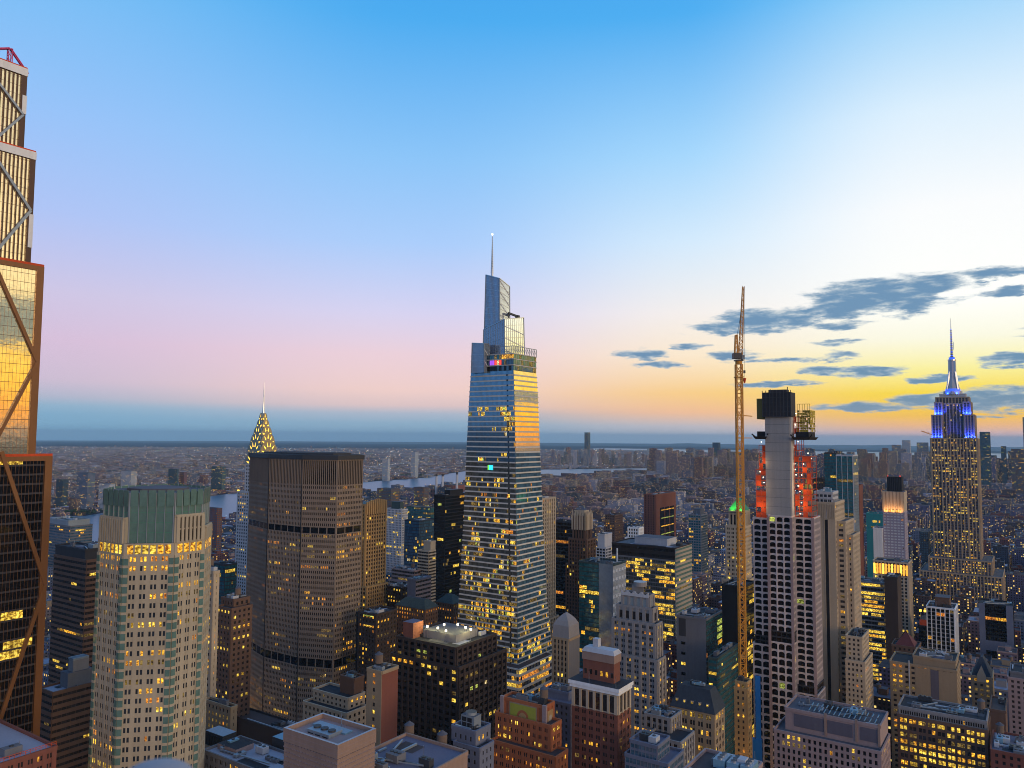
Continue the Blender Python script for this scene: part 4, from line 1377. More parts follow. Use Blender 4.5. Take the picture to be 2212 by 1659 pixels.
    m.box(X(1633.5), X(1649), fy + 5.5, fy + 22, z(905), z(860), 'olive', None, True)
    m = b.part('climbing_screen|1')
    for ix in range(7):
        for iz in range(9):
            xa, xb = X(1720) + (X(1747) - X(1720)) * ix / 7, X(1720) + (X(1747) - X(1720)) * (ix + 1) / 7; za_, zb_ = z(933) + (z(886) - z(933)) * iz / 9, z(933) + (z(886) - z(933)) * (iz + 1) / 9
            if rnd.random() < .72: m.box(xa + .08, xb - .08, fy + 10, fy + 10.15, za_ + .12, zb_ - .12, 'netting_yellow', None, True)
            if rnd.random() < .5: m.box(xa + .08, xb - .08, fy + 25, fy + 25.15, za_ + .12, zb_ - .12, 'olive', None, True)
    for iy in range(5):
        for iz in range(9):
            if rnd.random() < .7: m.box(X(1747) - .15, X(1747), fy + 10.3 + iy * 3.1, fy + 13.2 + iy * 3.1, z(933) + (z(886) - z(933)) * iz / 9 + .12, z(933) + (z(886) - z(933)) * (iz + 1) / 9 - .12, 'netting_yellow', None, True)
    for i in range(6):
        x = X(1720) + (X(1747) - X(1720)) * i / 5; m.bar((x, fy + 9.8, z(933)), (x, fy + 9.8, z(873)), .14, 'netting_yellow')
    m.bar((X(1720), fy + 9.8, z(873)), (X(1747), fy + 9.8, z(873)), .14, 'netting_yellow')
    for i in range(4): m.bar((X(1720), fy + 9.7, z(888 + i * 12)), (X(1747), fy + 9.7, z(888 + i * 12)), .2, 'olive')
    for x0, x1, y in ((1634, 1652, 943), (1719, 1747, 944)):
        m = b.part('catch_fan|%d' % x0); m.box(X(x0), X(x1), fy + 5, fy + 24, z(y), z(y - 11), 'black', None, True)
        m.prism([(X(x0 - 2), fy + 3), (X(x1 + 2), fy + 3), (X(x1 + 2), fy + 24), (X(x0 - 2), fy + 24)], z(y + 6), z(y), 'black', None, True,
                [(X(x0 - 6), fy + 1), (X(x1 + 6), fy + 1), (X(x1 + 6), fy + 26), (X(x0 - 6), fy + 26)])
        m.bar((X(x0), fy + 3, z(y + 3)), (X(x0 - 8), fy + 1, z(y - 5)), .4, 'black'); m.bar((X(x1), fy + 8, z(y + 3)), (X(x1 + 8), fy + 3, z(y - 6)), .3, 'black')
    # blue hoist run
    m = b.part('hoist_screen')
    m.box(X(1625), X(1636), fy + 1.3, fy + 2.6, z(1609), z(1468), 'hoist_blue'); m.box(X(1616), X(1638), fy + .9, fy + 3.2, z(1660), z(1606), 'hoist_blue')
    b.finish(100)


building_site()


def tower_crane():
    Y = 522
    base = at(1605, 1500, Y)
    o = bpy.data.objects.new('tower_crane', None); C.objects.link(o)
    o.location = (base.x, base.y, 0)
    o['label'] = 'yellow lattice tower crane with raised jib beside the unfinished tower'; o['category'] = 'crane'
    ztop = at(1597, 787, Y).z
    L = lambda px, py, dy=0: Vector((at(px, py, Y + dy).x - base.x, dy, at(px, py, Y + dy).z))
    def lattice(A, B2, r0, r1, name, n, mat='crane_yellow', th=.2):
        m = MB(); A, B2 = Vector(A), Vector(B2)
        d = (B2 - A).normalized(); s = d.cross(Vector((0, 1, 0)))
        if s.length < .1: s = Vector((1, 0, 0))
        s.normalize(); t = d.cross(s)
        co = [(s * i + t * j) for i, j in ((-1, -1), (1, -1), (1, 1), (-1, 1))]
        for c in co: m.bar(A + c * r0, B2 + c * r1, th, mat)
        for k in range(n):
            ra = r0 + (r1 - r0) * k / n; rb = r0 + (r1 - r0) * (k + 1) / n
            P, Q = A.lerp(B2, k / n), A.lerp(B2, (k + 1) / n)
            for i in range(4):
                j = (i + 1) % 4
                a, bq = (i, j) if k % 2 else (j, i)
                m.bar(P + co[a] * ra, Q + co[bq] * rb, th * .6, mat); m.bar(P + co[i] * ra, P + co[j] * ra, th * .6, mat)
        return m.build(name, o)
    lattice((0, 0, 0), (0, 0, ztop), 1.9, 1.9, 'mast', 62, th=.36)
    m = MB(); m.cyl(0, 0, 2.3, ztop, ztop + 2.2, 'crane_yellow', 14); m.box(-2.7, 2.7, -2.7, 2.7, ztop - 9, ztop - 8.4, 'crane_yellow', None, True); m.box(-2.6, 2.6, -2.6, 2.6, ztop + 2.2, ztop + 3, 'metal_dark', None, True)
    m.build('slewing_platform', o)
    p = L(1596, 778); tip = L(1605.5, 619, 20)
    lattice(p + Vector((1, 0, 0)), tip, 1.25, .55, 'jib', 26, 'crane_yellow', .16)
    m = MB(); a = L(1587, 765); m.box(a.x - 1.2, a.x + 4.2, -2.4, 2.4, a.z - 3.2, a.z + .6, 'metal_dark', None, True); m.build('counterweight', o)
    m = MB(); a = L(1600, 772); m.box(a.x, a.x + 2, -2.6, -1, a.z - 1.5, a.z + 1.4, 'glass_blue', 'crane_yellow', True); m.build('cab', o)
    m = MB(); a = L(1587, 768); c = L(1588.5, 724); e = L(1594, 768); f = L(1592, 724)
    for dy in (-1, 1):
        y = Vector((0, dy, 0))
        m.bar(a + y, c + y, .25, 'crane_yellow'); m.bar(e + y, f + y, .25, 'crane_yellow'); m.bar(c + y, f + y, .25, 'crane_yellow')
        for k in range(4): m.bar(a.lerp(c, k / 4) + y, e.lerp(f, (k + 1) / 4) + y, .12, 'crane_yellow')
    m.build('a_frame', o)
    m = MB(); q = L(1602.5, 672, 13); m.bar(f, q, .07, 'metal_dark'); m.bar(f + Vector((.4, 0, 0)), L(1604, 645, 16), .07, 'metal_dark'); m.build('pendant_rope', o)
    m = MB(); h = L(1608, 800, 20); m.bar(tip + Vector((1, 0, 0)), h, .06, 'metal_dark'); m.build('hoist_rope', o)
    m = MB(); m.box(h.x - .6, h.x + .6, 19.4, 20.6, h.z - 2, h.z, 'metal_dark', None, True); m.cyl(h.x, 20, .5, h.z - 9, h.z - 5.5, 'netting_orange', 10, 1.3); m.bar((h.x, 20, h.z - 5.5), (h.x, 20, h.z - 2), .06, 'metal_dark'); m.build('hook_block', o)
    for y in (897, 946, 1164, 1420):
        m = MB(); a = L(1600, y); e = L(1634, y, 12)
        m.bar((a.x, 0, a.z), (e.x, 22, a.z), .28, 'crane_yellow'); m.bar((a.x, 1.5, a.z), (e.x, 24, a.z), .2, 'crane_yellow')
        m.box(-2.2, 2.2, -2.2, 2.2, a.z - .4, a.z + .4, 'crane_yellow', None, True); m.build('wall_tie', o)


tower_crane()


def striped_tower():
    """limestone tower with two black full height slots"""
    Y = 590
    P = at(1800, 1150, Y); u, v = grid(P)
    L = along(P, -GW, 1748); k = L / 52
    b = Bld('skyscraper', 'tan brick tower with two black full-height slots, just right of the unfinished tower', 'skyscraper', (u - L, u + 40, v - 5, v + 40))
    c = b.lp(P); X = lambda px: c[0] + (px - 1800) * k
    fy = c[1]; z = lambda y: at(1775, y, Y + 5).z
    st = S(wall='sand', bay=3.6, pier=1.9, floor=3.8, wh=1.9, sill=1.0, dp=.25, ds=.1, lit=.14, pal='warm', dark='glass_brown', corner=.5)
    bl = S(wall='sand', blank=True)
    b.rtower((X(1748), X(1804), fy, fy + 35), 0, z(1088), bl, side={1: st}, roof='roof_grey', parapet=1.5)
    for px in (1766, 1785.5):
        m = b.part('dark_slot|%d' % px); m.box(X(px) - 1.15, X(px) + 1.15, fy - .07, fy + .1, 8, z(1122), 'black', None, True)
        m.box(X(px) - 1.7, X(px) - 1.16, fy - .3, fy + .1, 8, z(1120), 'sand'); m.box(X(px) + 1.16, X(px) + 1.7, fy - .3, fy + .1, 8, z(1120), 'sand')
        m.prism([(X(px) - 1.2, fy - .25), (X(px) + 1.2, fy - .25), (X(px) + 1.2, fy + .1), (X(px) - 1.2, fy + .1)], z(1119), z(1098), 'palegrey', None, False,
                [(X(px) - .2, fy - .25), (X(px) + .2, fy - .25), (X(px) + .2, fy + .1), (X(px) - .2, fy + .1)])
    m = b.part('crown_fluting')
    for i in range(16):
        x = X(1749) + (X(1803) - X(1749)) * i / 15
        m.box(x - .35, x + .35, fy - .5, fy - .05, z(1118), z(1086), 'sand')
    b.rtower((X(1804.2), X(1822), fy + 6, fy + 38), 0, z(1128), st, roof='roof_grey'); b.rtower((X(1822.2), X(1834), fy + 12, fy + 40), 0, z(1158), st, roof='roof_grey')
    b.rtower((X(1757), X(1796), fy + 6, fy + 26), z(1088), z(1066), S(wall='palegrey', bay=3, pier=.8, floor=4, wh=2, dp=.3, lit=0), roof='roof_grey')
    m = b.part('roof_frame')
    for i in range(6):
        x = X(1752) + i * 3.4; m.bar((x, fy + 2, z(1088)), (x, fy + 2, z(1078)), .15, 'steel')
    m.bar((X(1752), fy + 2, z(1078)), (X(1752) + 17, fy + 2, z(1078)), .15, 'steel')
    b.kit((X(1757), X(1796), fy + 6, fy + 26), z(1066), 3)
    b.finish(100)


striped_tower()
#@@TABLE
# ------------------------------------------------------------------ other buildings, read from the photograph
BR = lambda w, **k: {**S(wall=w, bay=3.6, pier=1.7, n=2, mull=.4, mulldep=.12, floor=3.7, wh=1.8, sill=1.0, dp=.28, ds=.16, lit=.24, pal='warm', dark='glass_brown', corner=.9), **k}
PU = lambda w, **k: {**S(wall=w, bay=3.4, pier=2.0, floor=3.6, wh=1.8, sill=1.0, dp=.22, ds=.2, lit=.22, pal='warm', dark='glass_brown', corner=1.0), **k}
RB = lambda w, **k: {**S(wall=w, bay=2.4, pier=.12, floor=3.9, wh=1.9, sill=1.1, dp=.05, ds=.4, lit=.12, pal='yellow', dark='glass_brown', corner=.2, stick=.6), **k}
CW = lambda w, **k: {**S(wall=w, bay=1.9, pier=.16, floor=4.0, wh=3.0, sill=.8, dp=.16, ds=.06, lit=.2, pal='yellow', dark='glass_blue', corner=.2, stick=.7), **k}
GR = lambda w, **k: {**S(wall=w, bay=3.6, pier=.7, floor=3.8, wh=2.5, sill=.9, dp=.5, ds=.35, lit=.08, pal='warm', dark='glass_black', corner=.4), **k}
FI = lambda w, **k: {**S(wall=w, bay=3.2, pier=1.3, floor=3.7, wh=2.2, sill=.9, dp=.6, ds=.08, lit=.22, pal='warm', dark='glass_brown', corner=1.0), **k}
BL = lambda w: S(wall=w, blank=True)
OBJ = {}


def row(key, label, tiers, roof='roof_dark', name='office_building', cat='building', kit=3, tank=0, pent=None, nwin=100, group=None, finish=True, parapet=1.2):
    """tiers, lowest first: (near corner px, left px, right px or ('m', depth), top px, distance, style[, west style])"""
    rs = []
    for t in tiers:
        cx, lx, rx, yt, d = t[:5]
        r, z = rect_px(cx, lx, rx if not isinstance(rx, tuple) else None, yt, d, rx[1] if isinstance(rx, tuple) else None)
        rs.append((r, z, t[5], t[6] if len(t) > 6 else None))
    b = Bld(name, label, cat, rs[0][0], group)
    zp = 0
    for i, (r, z, st, sw) in enumerate(rs):
        l = b.loc(r)
        if i: l = (l[0], l[1], l[2] + .02, l[3])
        b.rtower(l, zp, z, st, roof=roof, side={1: sw} if sw else None, parapet=parapet)
        zp = z
    b.top, b.ztop = l, zp
    if i > 0:
        b.base, b.zbase = b.loc(rs[0][0]), rs[0][1]
    pz = zp
    if pent: b.kit(l, zp, 0, 0, pent)
    if kit or tank: b.kit(l, zp, kit, tank, None, seed=len(OBJ))
    OBJ[key] = b
    if finish: b.finish(nwin)
    return b


# ---- left side
row('zigzag', 'dark banded office block with sawtooth floors behind the bronze tower and the green-crowned tower',
    [(187, 117, 236, 1213, 560, RB('brown', lit=.16, fmul=(0, .1, .3, .6, 4))), (184, 120, 232, 1190, 563, BL('charcoal'))], kit=4)
row('ribbed_left', 'pale ribbed glass office with a planted roof at the river side, far left',
    [(152, 104, 200, 1138, 1100, RB('grey', dark='glass_blue', lit=.1)), (148, 108, 194, 1126, 1104, BL('metal_grey'))], roof='leaf', kit=3, nwin=40)
b = row('low_left', 'low brown banded building with grey rooftop sheds left of the green-crowned tower',
        [(114, 84, 214, 1500, 420, RB('brown', floor=3.6, wh=1.5, sill=1.3, lit=.02))], roof='roof_pale', kit=2, finish=False)
l, z = b.top, b.ztop
m = b.part('rooftop_shed')
m.box(l[0] + 4, l[1] - 3, l[2] + 9, l[3] - 2, z, z + 8, 'grey', 'roof_grey'); m.box(l[0] + 6, l[1] - 4, l[2] + 12, l[3] - 4, z + 8, z + 14, 'greystone', 'metal_grey')
for i in range(8):
    x = l[0] + 6 + i * (l[1] - l[0] - 10) / 8
    m.bar((x, l[2] + 12, z + 14.5), (x, l[3] - 4, z + 14.5), .5, 'metal_grey')
b.finish(60)
b = row('edge_podium', 'red-brown podium with a pale roof and railing in the bottom left corner',
        [(-40, -200, 122, 1668, 290, BR('brickred', lit=.05))], roof='roof_pale', kit=2, finish=False)
l, z = b.top, b.ztop
m = b.part('railing')
for i in range(15):
    y = l[2] + (l[3] - l[2]) * i / 14; m.bar((l[1] - .4, y, z + 1), (l[1] - .4, y, z + 2.6), .07, 'netting_orange')
m.bar((l[1] - .4, l[2], z + 2.6), (l[1] - .4, l[3], z + 2.6), .08, 'netting_orange'); m.bar((l[1] - .4, l[2], z + 1.9), (l[1] - .4, l[3], z + 1.9), .06, 'netting_orange')
b.finish(40)
row('slim_tan', 'slim tan brick tower with many lit windows right beside the green-crowned tower',
    [(462, 436, 474, 1238, 470, PU('sand', lit=.5, pal='warm'))], kit=2, tank=1, name='brick_tower')
row('brown_mid', 'dark brown brick building with scattered lit windows left of the flat-topped slab tower',
    [(500, 468, 545, 1318, 540, PU('brown', lit=.2, pal='yellow')), (505, 478, 540, 1298, 548, PU('brown', lit=.1))], kit=3, tank=1)
row('dark_glass_left', 'dark green glass block behind the slim tan tower',
    [(486, 452, 512, 1222, 760, CW('charcoal', dark='glass_teal', lit=.06))], kit=2, nwin=60)
row('lit_terrace', 'low tan block with lit windows at the foot of the slim tan tower',
    [(498, 440, 512, 1532, 450, PU('tan', lit=.5))], kit=2, nwin=60)
row('low_dark', 'low brown-roofed building at the foot of the flat-topped slab tower',
    [(690, 498, 730, 1610, 500, BL('darkbrown'))], roof='roof_brown', kit=3, nwin=0)
b = row('plant_roof', 'low tan building with a long dark rooftop plant room in front of the slab tower',
        [(497, 438, 540, 1632, 400, PU('sand', lit=.1))], roof='roof_dark', kit=2, finish=False)
l, z = b.top, b.ztop
m = b.part('plant_room'); m.box(l[0] + 2, l[1] - 6, l[3] - 12, l[3] - 4, z, z + 8, 'metal_dark', 'metal_grey')
for i in range(10): m.box(l[0] + 2.4 + i * 2.2, l[0] + 3.4 + i * 2.2, l[3] - 12.3, l[3] - 12, z + 1, z + 7, 'charcoal')
b.finish(60)
b = row('white_roof', 'wide white-roofed building at the bottom edge, left of the pink flat-roofed block',
        [(612, 440, 690, 1690, 345, BR('grey', lit=.05))], roof='roof_pale', kit=5, finish=False)
l, z = b.top, b.ztop
m = b.part('roof_pit'); m.box(l[0] + 2, l[0] + 16, l[2] + 6, l[2] + 16, z, z + 2.5, 'rose', 'roof_dark'); m.build('parapet_box', b.o); b.parts.pop('roof_pit')
m = b.part('plant_room'); m.box(l[0] + 22, l[1] - 4, l[2] + 22, l[2] + 32, z, z + 5, 'metal_dark', 'metal_blue')
b.finish(0)
# ---- bottom middle
b = row('pink_block', 'windowless pink stone block with a sunken rooftop plant yard at the bottom edge',
        [(729, 614, 810, 1637, 290, BL('pink'))], roof='roof_grey', kit=0, finish=False, parapet=0, name='stone_block')
l, z = b.top, b.ztop
m = b.part('parapet')
for x0, x1, y0, y1 in ((l[0] - .3, l[1] + .3, l[2] - .3, l[2] + .7), (l[0] - .3, l[1] + .3, l[3] - .7, l[3] + .3), (l[0] - .3, l[0] + .7, l[2] + .71, l[3] - .71), (l[1] - .7, l[1] + .3, l[2] + .71, l[3] - .71)):
    m.box(x0, x1, y0, y1, z - .4, z + 4.6, 'pink', 'palegrey')
g = b.part('stone_course')
for k in range(1, 14):
    zz = z + 4.4 - k * 1.7
    g.box(l[0] - .33, l[1] + .33, l[2] - .33, l[3] + .33, zz, zz + .12, 'rose', None, True)
m = MB(); x0 = l[0] + 7; m.box(x0, x0 + 12, l[2] + 5, l[2] + 12, z + .1, z + 4.2, 'metal_grey')
for i in range(3): m.box(x0 + .6 + i * 4, x0 + 3.4 + i * 4, l[2] + 4.9, l[2] + 5, z + .6, z + 3.2, 'black', None, True)
for i in range(3): m.cyl(x0 + 2 + i * 4, l[2] + 8.5, 1.5, z + 4.2, z + 4.8, 'metal_dark', 16)
m.build('cooling_plant', b.o)
m = MB(); m.box(l[0] + 3, l[1] - 8, l[3] - 8, l[3] - 4, z + .1, z + 3.4, 'metal_blue', 'metal_grey'); m.build('air_handler', b.o)
m = MB(); m.bar((l[0] + 14, l[3] - 3, z), (l[0] + 14, l[3] - 3, z + 8), .12, 'steel'); m.bar((l[0] + 14, l[3] - 3, z + 3), (l[0] + 18, l[3] - 3, z + .5), .1, 'steel'); m.build('antenna', b.o)
m = MB(); m.box(l[0] + .2, l[1] - 8, l[2] - .42, l[2] - .1, z - 17, z - 13.5, 'black', None, True); m.build('louvre', b.o)
b.finish(0)
b = row('pink_terrace', 'lower pink wing with a flat grey roof right of the windowless pink block',
        [(880, 742, 1010, 1700, 296, BL('pink'))], roof='roof_purple', kit=4, nwin=0)
row('hotel', 'tan old hotel roofscape with round windows at the foot of the flat-topped slab tower',
    [(748, 655, 793, 1545, 440, PU('sand', lit=.12)), (752, 676, 788, 1512, 448, PU('sand', lit=.06)), (765, 735, 786, 1470, 455, BL('brown'))], kit=6, tank=0, nwin=80)
b = row('blank_slab', 'tall windowless brown brick slab with a tan side wall and a tank on top',
        [(825, 793, 860, 1455, 400, PU('tan', bay=9, pier=7.4, lit=.6), BL('brickred'))], kit=3, tank=1, nwin=40, name='brick_slab')
b = row('lamp_roof', 'almost black office block with bright lamps on its cluttered roof',
        [(990, 845, 1093, 1446, 436, GR('darkbrown', bay=4.6, pier=1.3, wh=2.0, dp=.8, lit=.16, pal='mixed', stick=.5, fmul=(0, .1, .4, 1, 2.2, 3))),
         (985, 857, 1072, 1403, 440, GR('darkbrown', bay=4.6, pier=1.5, wh=2.0, dp=.8, lit=.2, pal='mixed', rows={0: 0, 1: .1, 2: .4, 3: .05}))], kit=6, finish=False)
l, z = b.top, b.ztop
m = b.part('bulkhead'); m.box(l[0] + 12, l[1] - 8, l[2] + 10, l[3] - 8, z, z + 4.5, 'greystone', 'roof_grey'); m.box(l[0] + 2, l[0] + 10, l[2] + 3, l[2] + 12, z, z + 9, 'redbrown', 'roof_purple')
for i, (fx, fy_) in enumerate(((.34, .25), (.5, .28), (.68, .22), (.78, .55), (.9, .5), (.45, .5), (.6, .62))):
    x, y = l[0] + (l[1] - l[0]) * fx, l[2] + (l[3] - l[2]) * fy_
    q = MB(); q.bar((x, y, z), (x, y, z + 6.4), .1, 'steel'); lp = q.build('roof_lamp', b.o)
    q = MB(); q.cyl(x, y, .62, z + 6.0, z + 7.0, 'glow_white', 10); q.build('lamp_head', lp)
    if i < 5:
        li = bpy.data.lights.new('roof_lamp_light', 'POINT'); li.energy = 2600; li.color = (1, .88, .35); li.shadow_soft_size = .5
        lo = bpy.data.objects.new('roof_lamp_light', li); C.objects.link(lo); lo.parent = b.o; lo.location = (x, y, z + 8.2)
b.finish(100)
row('tank_roof', 'dark low building with two wooden water tanks, left of the grey setback building',
    [(985, 856, 1004, 1640, 330, BL('charcoal'))], roof='roof_dark', kit=3, tank=2, nwin=0)
b = row('grey_setback', 'pale grey setback building crowned by a square cooling tower',
        [(1036, 980, 1066, 1622, 350, PU('bluegrey', lit=.16)), (1027, 976, 1059, 1585, 354, PU('bluegrey', lit=.55, pal='yellow', bay=3, floor=9, wh=3.2, sill=3))], kit=2, finish=False)
l, z = b.top, b.ztop
m = MB(); m.box(l[0] + 3, l[1] - 3, l[2] + 3, l[3] - 3, z, z + 5.6, 'metal_grey', 'roof_grey')
for i in range(2):
    for j in range(2): m.box(l[0] + 3.5 + i * 3, l[0] + 6 + i * 3, l[2] + 2.9, l[2] + 3, z + .6 + j * 2.3, z + 2.5 + j * 2.3, 'black', None, True)
m.cyl((l[0] + l[1]) / 2, (l[2] + l[3]) / 2, 2.6, z + 5.6, z + 6.8, 'metal_grey', 20, None, 'metal_dark'); m.build('cooling_tower', b.o)
b.finish(80)
# orange art deco tower
b = row('deco_orange', 'orange brick setback tower with a green and gold tiled panel near its top',
        [(1200, 1062, 1226, 1640, 372, BR('orangebrick', lit=.2)), (1190, 1070, 1212, 1572, 380, BR('orangebrick', lit=.2)),
         (1177, 1086, 1197, 1530, 386, BR('orangebrick', lit=.22, top=3, bay=3.2))], roof='roof_brown', kit=3, tank=1, finish=False)
l, z = b.top, b.ztop
m = MB(); w = l[1] - l[0]
x0, x1 = l[0] + w * .2, l[0] + w * .8
m.box(x0 - .6, x1 + .6, l[2] - .5, l[2] - .05, z - 7.4, z - .4, 'tan', None, True); m.box(x0, x1, l[2] - .62, l[2] - .5, z - 6.8, z - 1.0, 'mosaic', None, True)
pts = [((x0 + x1) / 2 + 3.4 * cos(pi * i / 12), l[2] - .70, z - 6.6 + 3.4 * sin(pi * i / 12)) for i in range(13)]
m.face(pts[::-1], 'orangebrick'); pts = [((x0 + x1) / 2 + 2.2 * cos(pi * i / 12), l[2] - .74, z - 6.6 + 2.2 * sin(pi * i / 12)) for i in range(13)]; m.face(pts[::-1], 'golden')
m.build('tiled_panel', b.o)
m = MB(); yc = (l[2] + l[3]) / 2
m.box(l[1] + .02, l[1] + .45, yc - 2.6, yc + 2.6, z - 9.5, z - 2, 'golden', None, True)
m.face([(l[1] + .52, yc + 1.6 * cos(2 * pi * i / 16), z - 5.7 + 1.6 * sin(2 * pi * i / 16)) for i in range(16)], 'sand'); m.build('roundel', b.o)
m = b.part('limestone_trim')
for (lx_, ly_) in ((l[0], l[2]), (l[1], l[2])):
    m.box(lx_ - 1.1, lx_ + 1.1, ly_ - .9, ly_ + .4, z - 30, z + 1.4, 'rose')
m.box(l[0] - .5, l[1] + .5, l[2] - .62, l[2] - .3, z - 18.4, z - 17.4, 'sand', None, True)
b.finish(100)
row('grey_back', 'dark grey low block between the orange tower and the brick tower with white cornice',
    [(1232, 1165, 1262, 1525, 480, PU('purplegrey', lit=.1)), (1228, 1180, 1250, 1500, 488, BL('bluegrey'))], roof='roof_purple', kit=6, nwin=60)
b = row('white_cornice', 'reddish brick tower with a broad white cornice and a pink penthouse',
        [(1334, 1236, 1361, 1545, 388, BR('redbrown', lit=.16, bay=3.9)), (1334, 1236, 1361, 1502, 388, FI('sand', bay=3.9, lit=.12, floor=15, wh=12.5))], roof='roof_dark', kit=2, finish=False, parapet=0)
l, z = b.top, b.ztop
m = b.part('cornice')
m.box(l[0] - 1.0, l[1] + 1.0, l[2] - 1.0, l[3] + .5, z + .05, z + 1.6, 'white', 'roof_dark', True); m.box(l[0] - 1.5, l[1] + 1.5, l[2] - 1.5, l[3] + .8, z + 1.6, z + 3.4, 'white', 'roof_dark', True)
m = b.part('penthouse'); x0, x1 = l[0] + 3.5, l[1] - 4.5
m.box(x0, x1, l[2] + 5, l[3] - 2, z + 3.4, z + 13, 'redbrown'); m.box(x0 - .4, x1 + .4, l[2] + 4.6, l[3] - 1.6, z + 13, z + 17, 'pink'); m.hip(x0 - .6, x1 + .6, l[2] + 4.4, l[3] - 1.4, z + 17, z + 19, 1.2, 1.2, 'palegrey')
for i in range(6): m.box(x0 + 1 + i * 3, x0 + 2.2 + i * 3, l[2] + 4.86, l[2] + 5, z + 6, z + 8.4, 'lit_amber' if i in (3, 4) else 'glass_brown', None, True)
m.build('penthouse', b.o); b.parts.pop('penthouse')
m = MB(); m.box(x0 + 4, x0 + 7, l[3] - 6, l[3] - 3, z + 19, z + 23, 'palegrey'); m.build('chimney', b.o)
m = MB()
for x in (l[0] + 10, l[1] - .6): m.bar((x, l[2] - .6, z + 3.4), (x, l[2] - .6, z + 9), .1, 'steel')
m.build('flagpole', b.o)
b.finish(100)
# grey art deco tower with scalloped crown
b = row('deco_grey', 'tall grey art deco tower with a scalloped crown and bold stone piers',
        [(1420, 1316, 1437, 1430, 522, BR('greystone', bay=5.4, pier=2.2, n=2, dp=.8, lit=.34, pal='warm', dark='glass')), (1417, 1322, 1430, 1352, 526, BR('greystone', bay=5.4, pier=2.2, n=2, dp=.8, lit=.3, dark='glass')),
         (1409, 1332, 1420, 1318, 531, FI('greystone', bay=5, pier=2.4, floor=14, wh=8, sill=2, lit=.1)), (1402, 1342, 1413, 1290, 535, FI('greystone', bay=5, pier=1.8, floor=14, wh=9, sill=1.5, lit=0, dark='metal_grey'))], kit=0, finish=False)
l, z = b.top, b.ztop
m = b.part('scalloped_parapet')
for i in range(4):
    x0 = l[0] + (l[1] - l[0]) * i / 4; x1 = l[0] + (l[1] - l[0]) * (i + 1) / 4
    n = 6
    for k in range(n):
        a, c = x0 + (x1 - x0) * k / n, x0 + (x1 - x0) * (k + 1) / n
        h = 3.4 - 2.2 * sin(pi * (k + .5) / n)
        m.box(a, c, l[2] - .8, l[2] - .2, z - .6, z + h, 'palegrey', None, True)
m.box(l[0] + 6, l[1] - 6, l[2] + 5, l[3] - 4, z, z + 6, 'greystone', 'metal_grey'); m.build('bulkhead', b.o); b.parts.pop('scalloped_parapet')
m = MB(); m.cyl((l[0] + l[1]) / 2 + 2, (l[2] + l[3]) / 2, 4.5, z + 6, z + 9, 'greystone', 18, None, 'metal_grey'); m.build('tank_room', b.o)
for i in range(3):
    x = l[0] + (i + .5) * (l[1] - l[0]) / 4
    m = MB(); pts = [(x + 1.9 * cos(2 * pi * k / 16), l[2] - 1.3, z - 17 + 1.9 * sin(2 * pi * k / 16)) for k in range(16)]
    m.face(pts, 'palegrey')
    pts2 = [(p[0], p[1] + .6, p[2]) for p in pts]
    for k in range(16): m.face([pts[k], pts2[k], pts2[(k + 1) % 16], pts[(k + 1) % 16]], 'palegrey')
    m.build('medallion', b.o)
b.finish(100)
row('deco_wing', 'grey stone setback building with lit windows at the foot of the art deco tower',
    [(1470, 1398, 1499, 1608, 415, FI('greystone', lit=.3, pal='warm')), (1448, 1392, 1471, 1556, 430, FI('greystone', lit=.3, pal='orange'))], kit=4)
row('glass_block', 'low grey glass block with a flat purple-grey roof at the bottom edge',
    [(1442, 1350, 1476, 1655, 366, GR('bluegrey', bay=1.9, pier=.25, dp=.2, ds=.15, lit=.06, dark='glass_blue')), (1420, 1361, 1446, 1616, 370, GR('bluegrey', bay=1.9, pier=.25, dp=.2, ds=.15, lit=.02, dark='glass_blue'))], roof='roof_purple', kit=2)
# mansard
b = row('mansard', 'tan stone building under a steep dark mansard roof with a row of yellow-lit attic windows',
        [(1543, 1450, 1564, 1545, 440, BR('tan', bay=4.6, pier=1.9, n=2, lit=.35, pal='yellow', floor=4.4, wh=2.6, rows={0: .97, 1: .05, 2: .3, 3: .05, 4: .6, 5: .7, 6: .7}, stick=.2))], kit=0, finish=False, parapet=.3)
l, z = b.top, b.ztop
m = MB(); m.hip(l[0] - .8, l[1] + .8, l[2] - .8, l[3] + .8, z + .4, z + 12, 4.5, 4.5, 'slate', 'roof_dark'); m.build('mansard_roof', b.o)
for i in range(5):
    x = l[0] + (i + .7) * (l[1] - l[0]) / 5.6
    m = MB(); m.box(x - .8, x + .8, l[2] + .5, l[2] + 3, z + 2.5, z + 5.2, 'sand', 'slate', True); dm = m.build('dormer', b.o)
    m = MB(); m.box(x - .45, x + .45, l[2] + .42, l[2] + .5, z + 3, z + 4.6, 'lit_yellow', None, True); m.build('window', dm)
b.kit((l[0] + 6, l[1] - 6, l[2] + 6, l[3] - 6), z + 12, 4)
b.finish(100)
b = row('unit_roof', 'brown-roofed building with a cluster of metal cooling units at the bottom edge',
        [(1606, 1478, 1646, 1700, 288, BL('rose'))], roof='roof_brown', kit=2, finish=False)
l, z = b.top, b.ztop
for i in range(3):
    m = MB(); x = l[0] + 8 + i * 5.2; m.box(x, x + 4.4, l[2] + 9, l[2] + 17, z + .6, z + 3.6, 'metal_blue', 'metal_grey', True)
    for k in range(3): m.cyl(x + 2.2, l[2] + 10.5 + k * 2.6, 1.0, z + 3.6, z + 4.2, 'steel', 14, None, 'metal_dark')
    m.build('cooling_unit', b.o)
m = MB(); m.box(l[1] - 9, l[1] - 4, l[2] + 4, l[2] + 10, z, z + 2, 'white', 'roof_pale'); m.build('skylight', b.o)
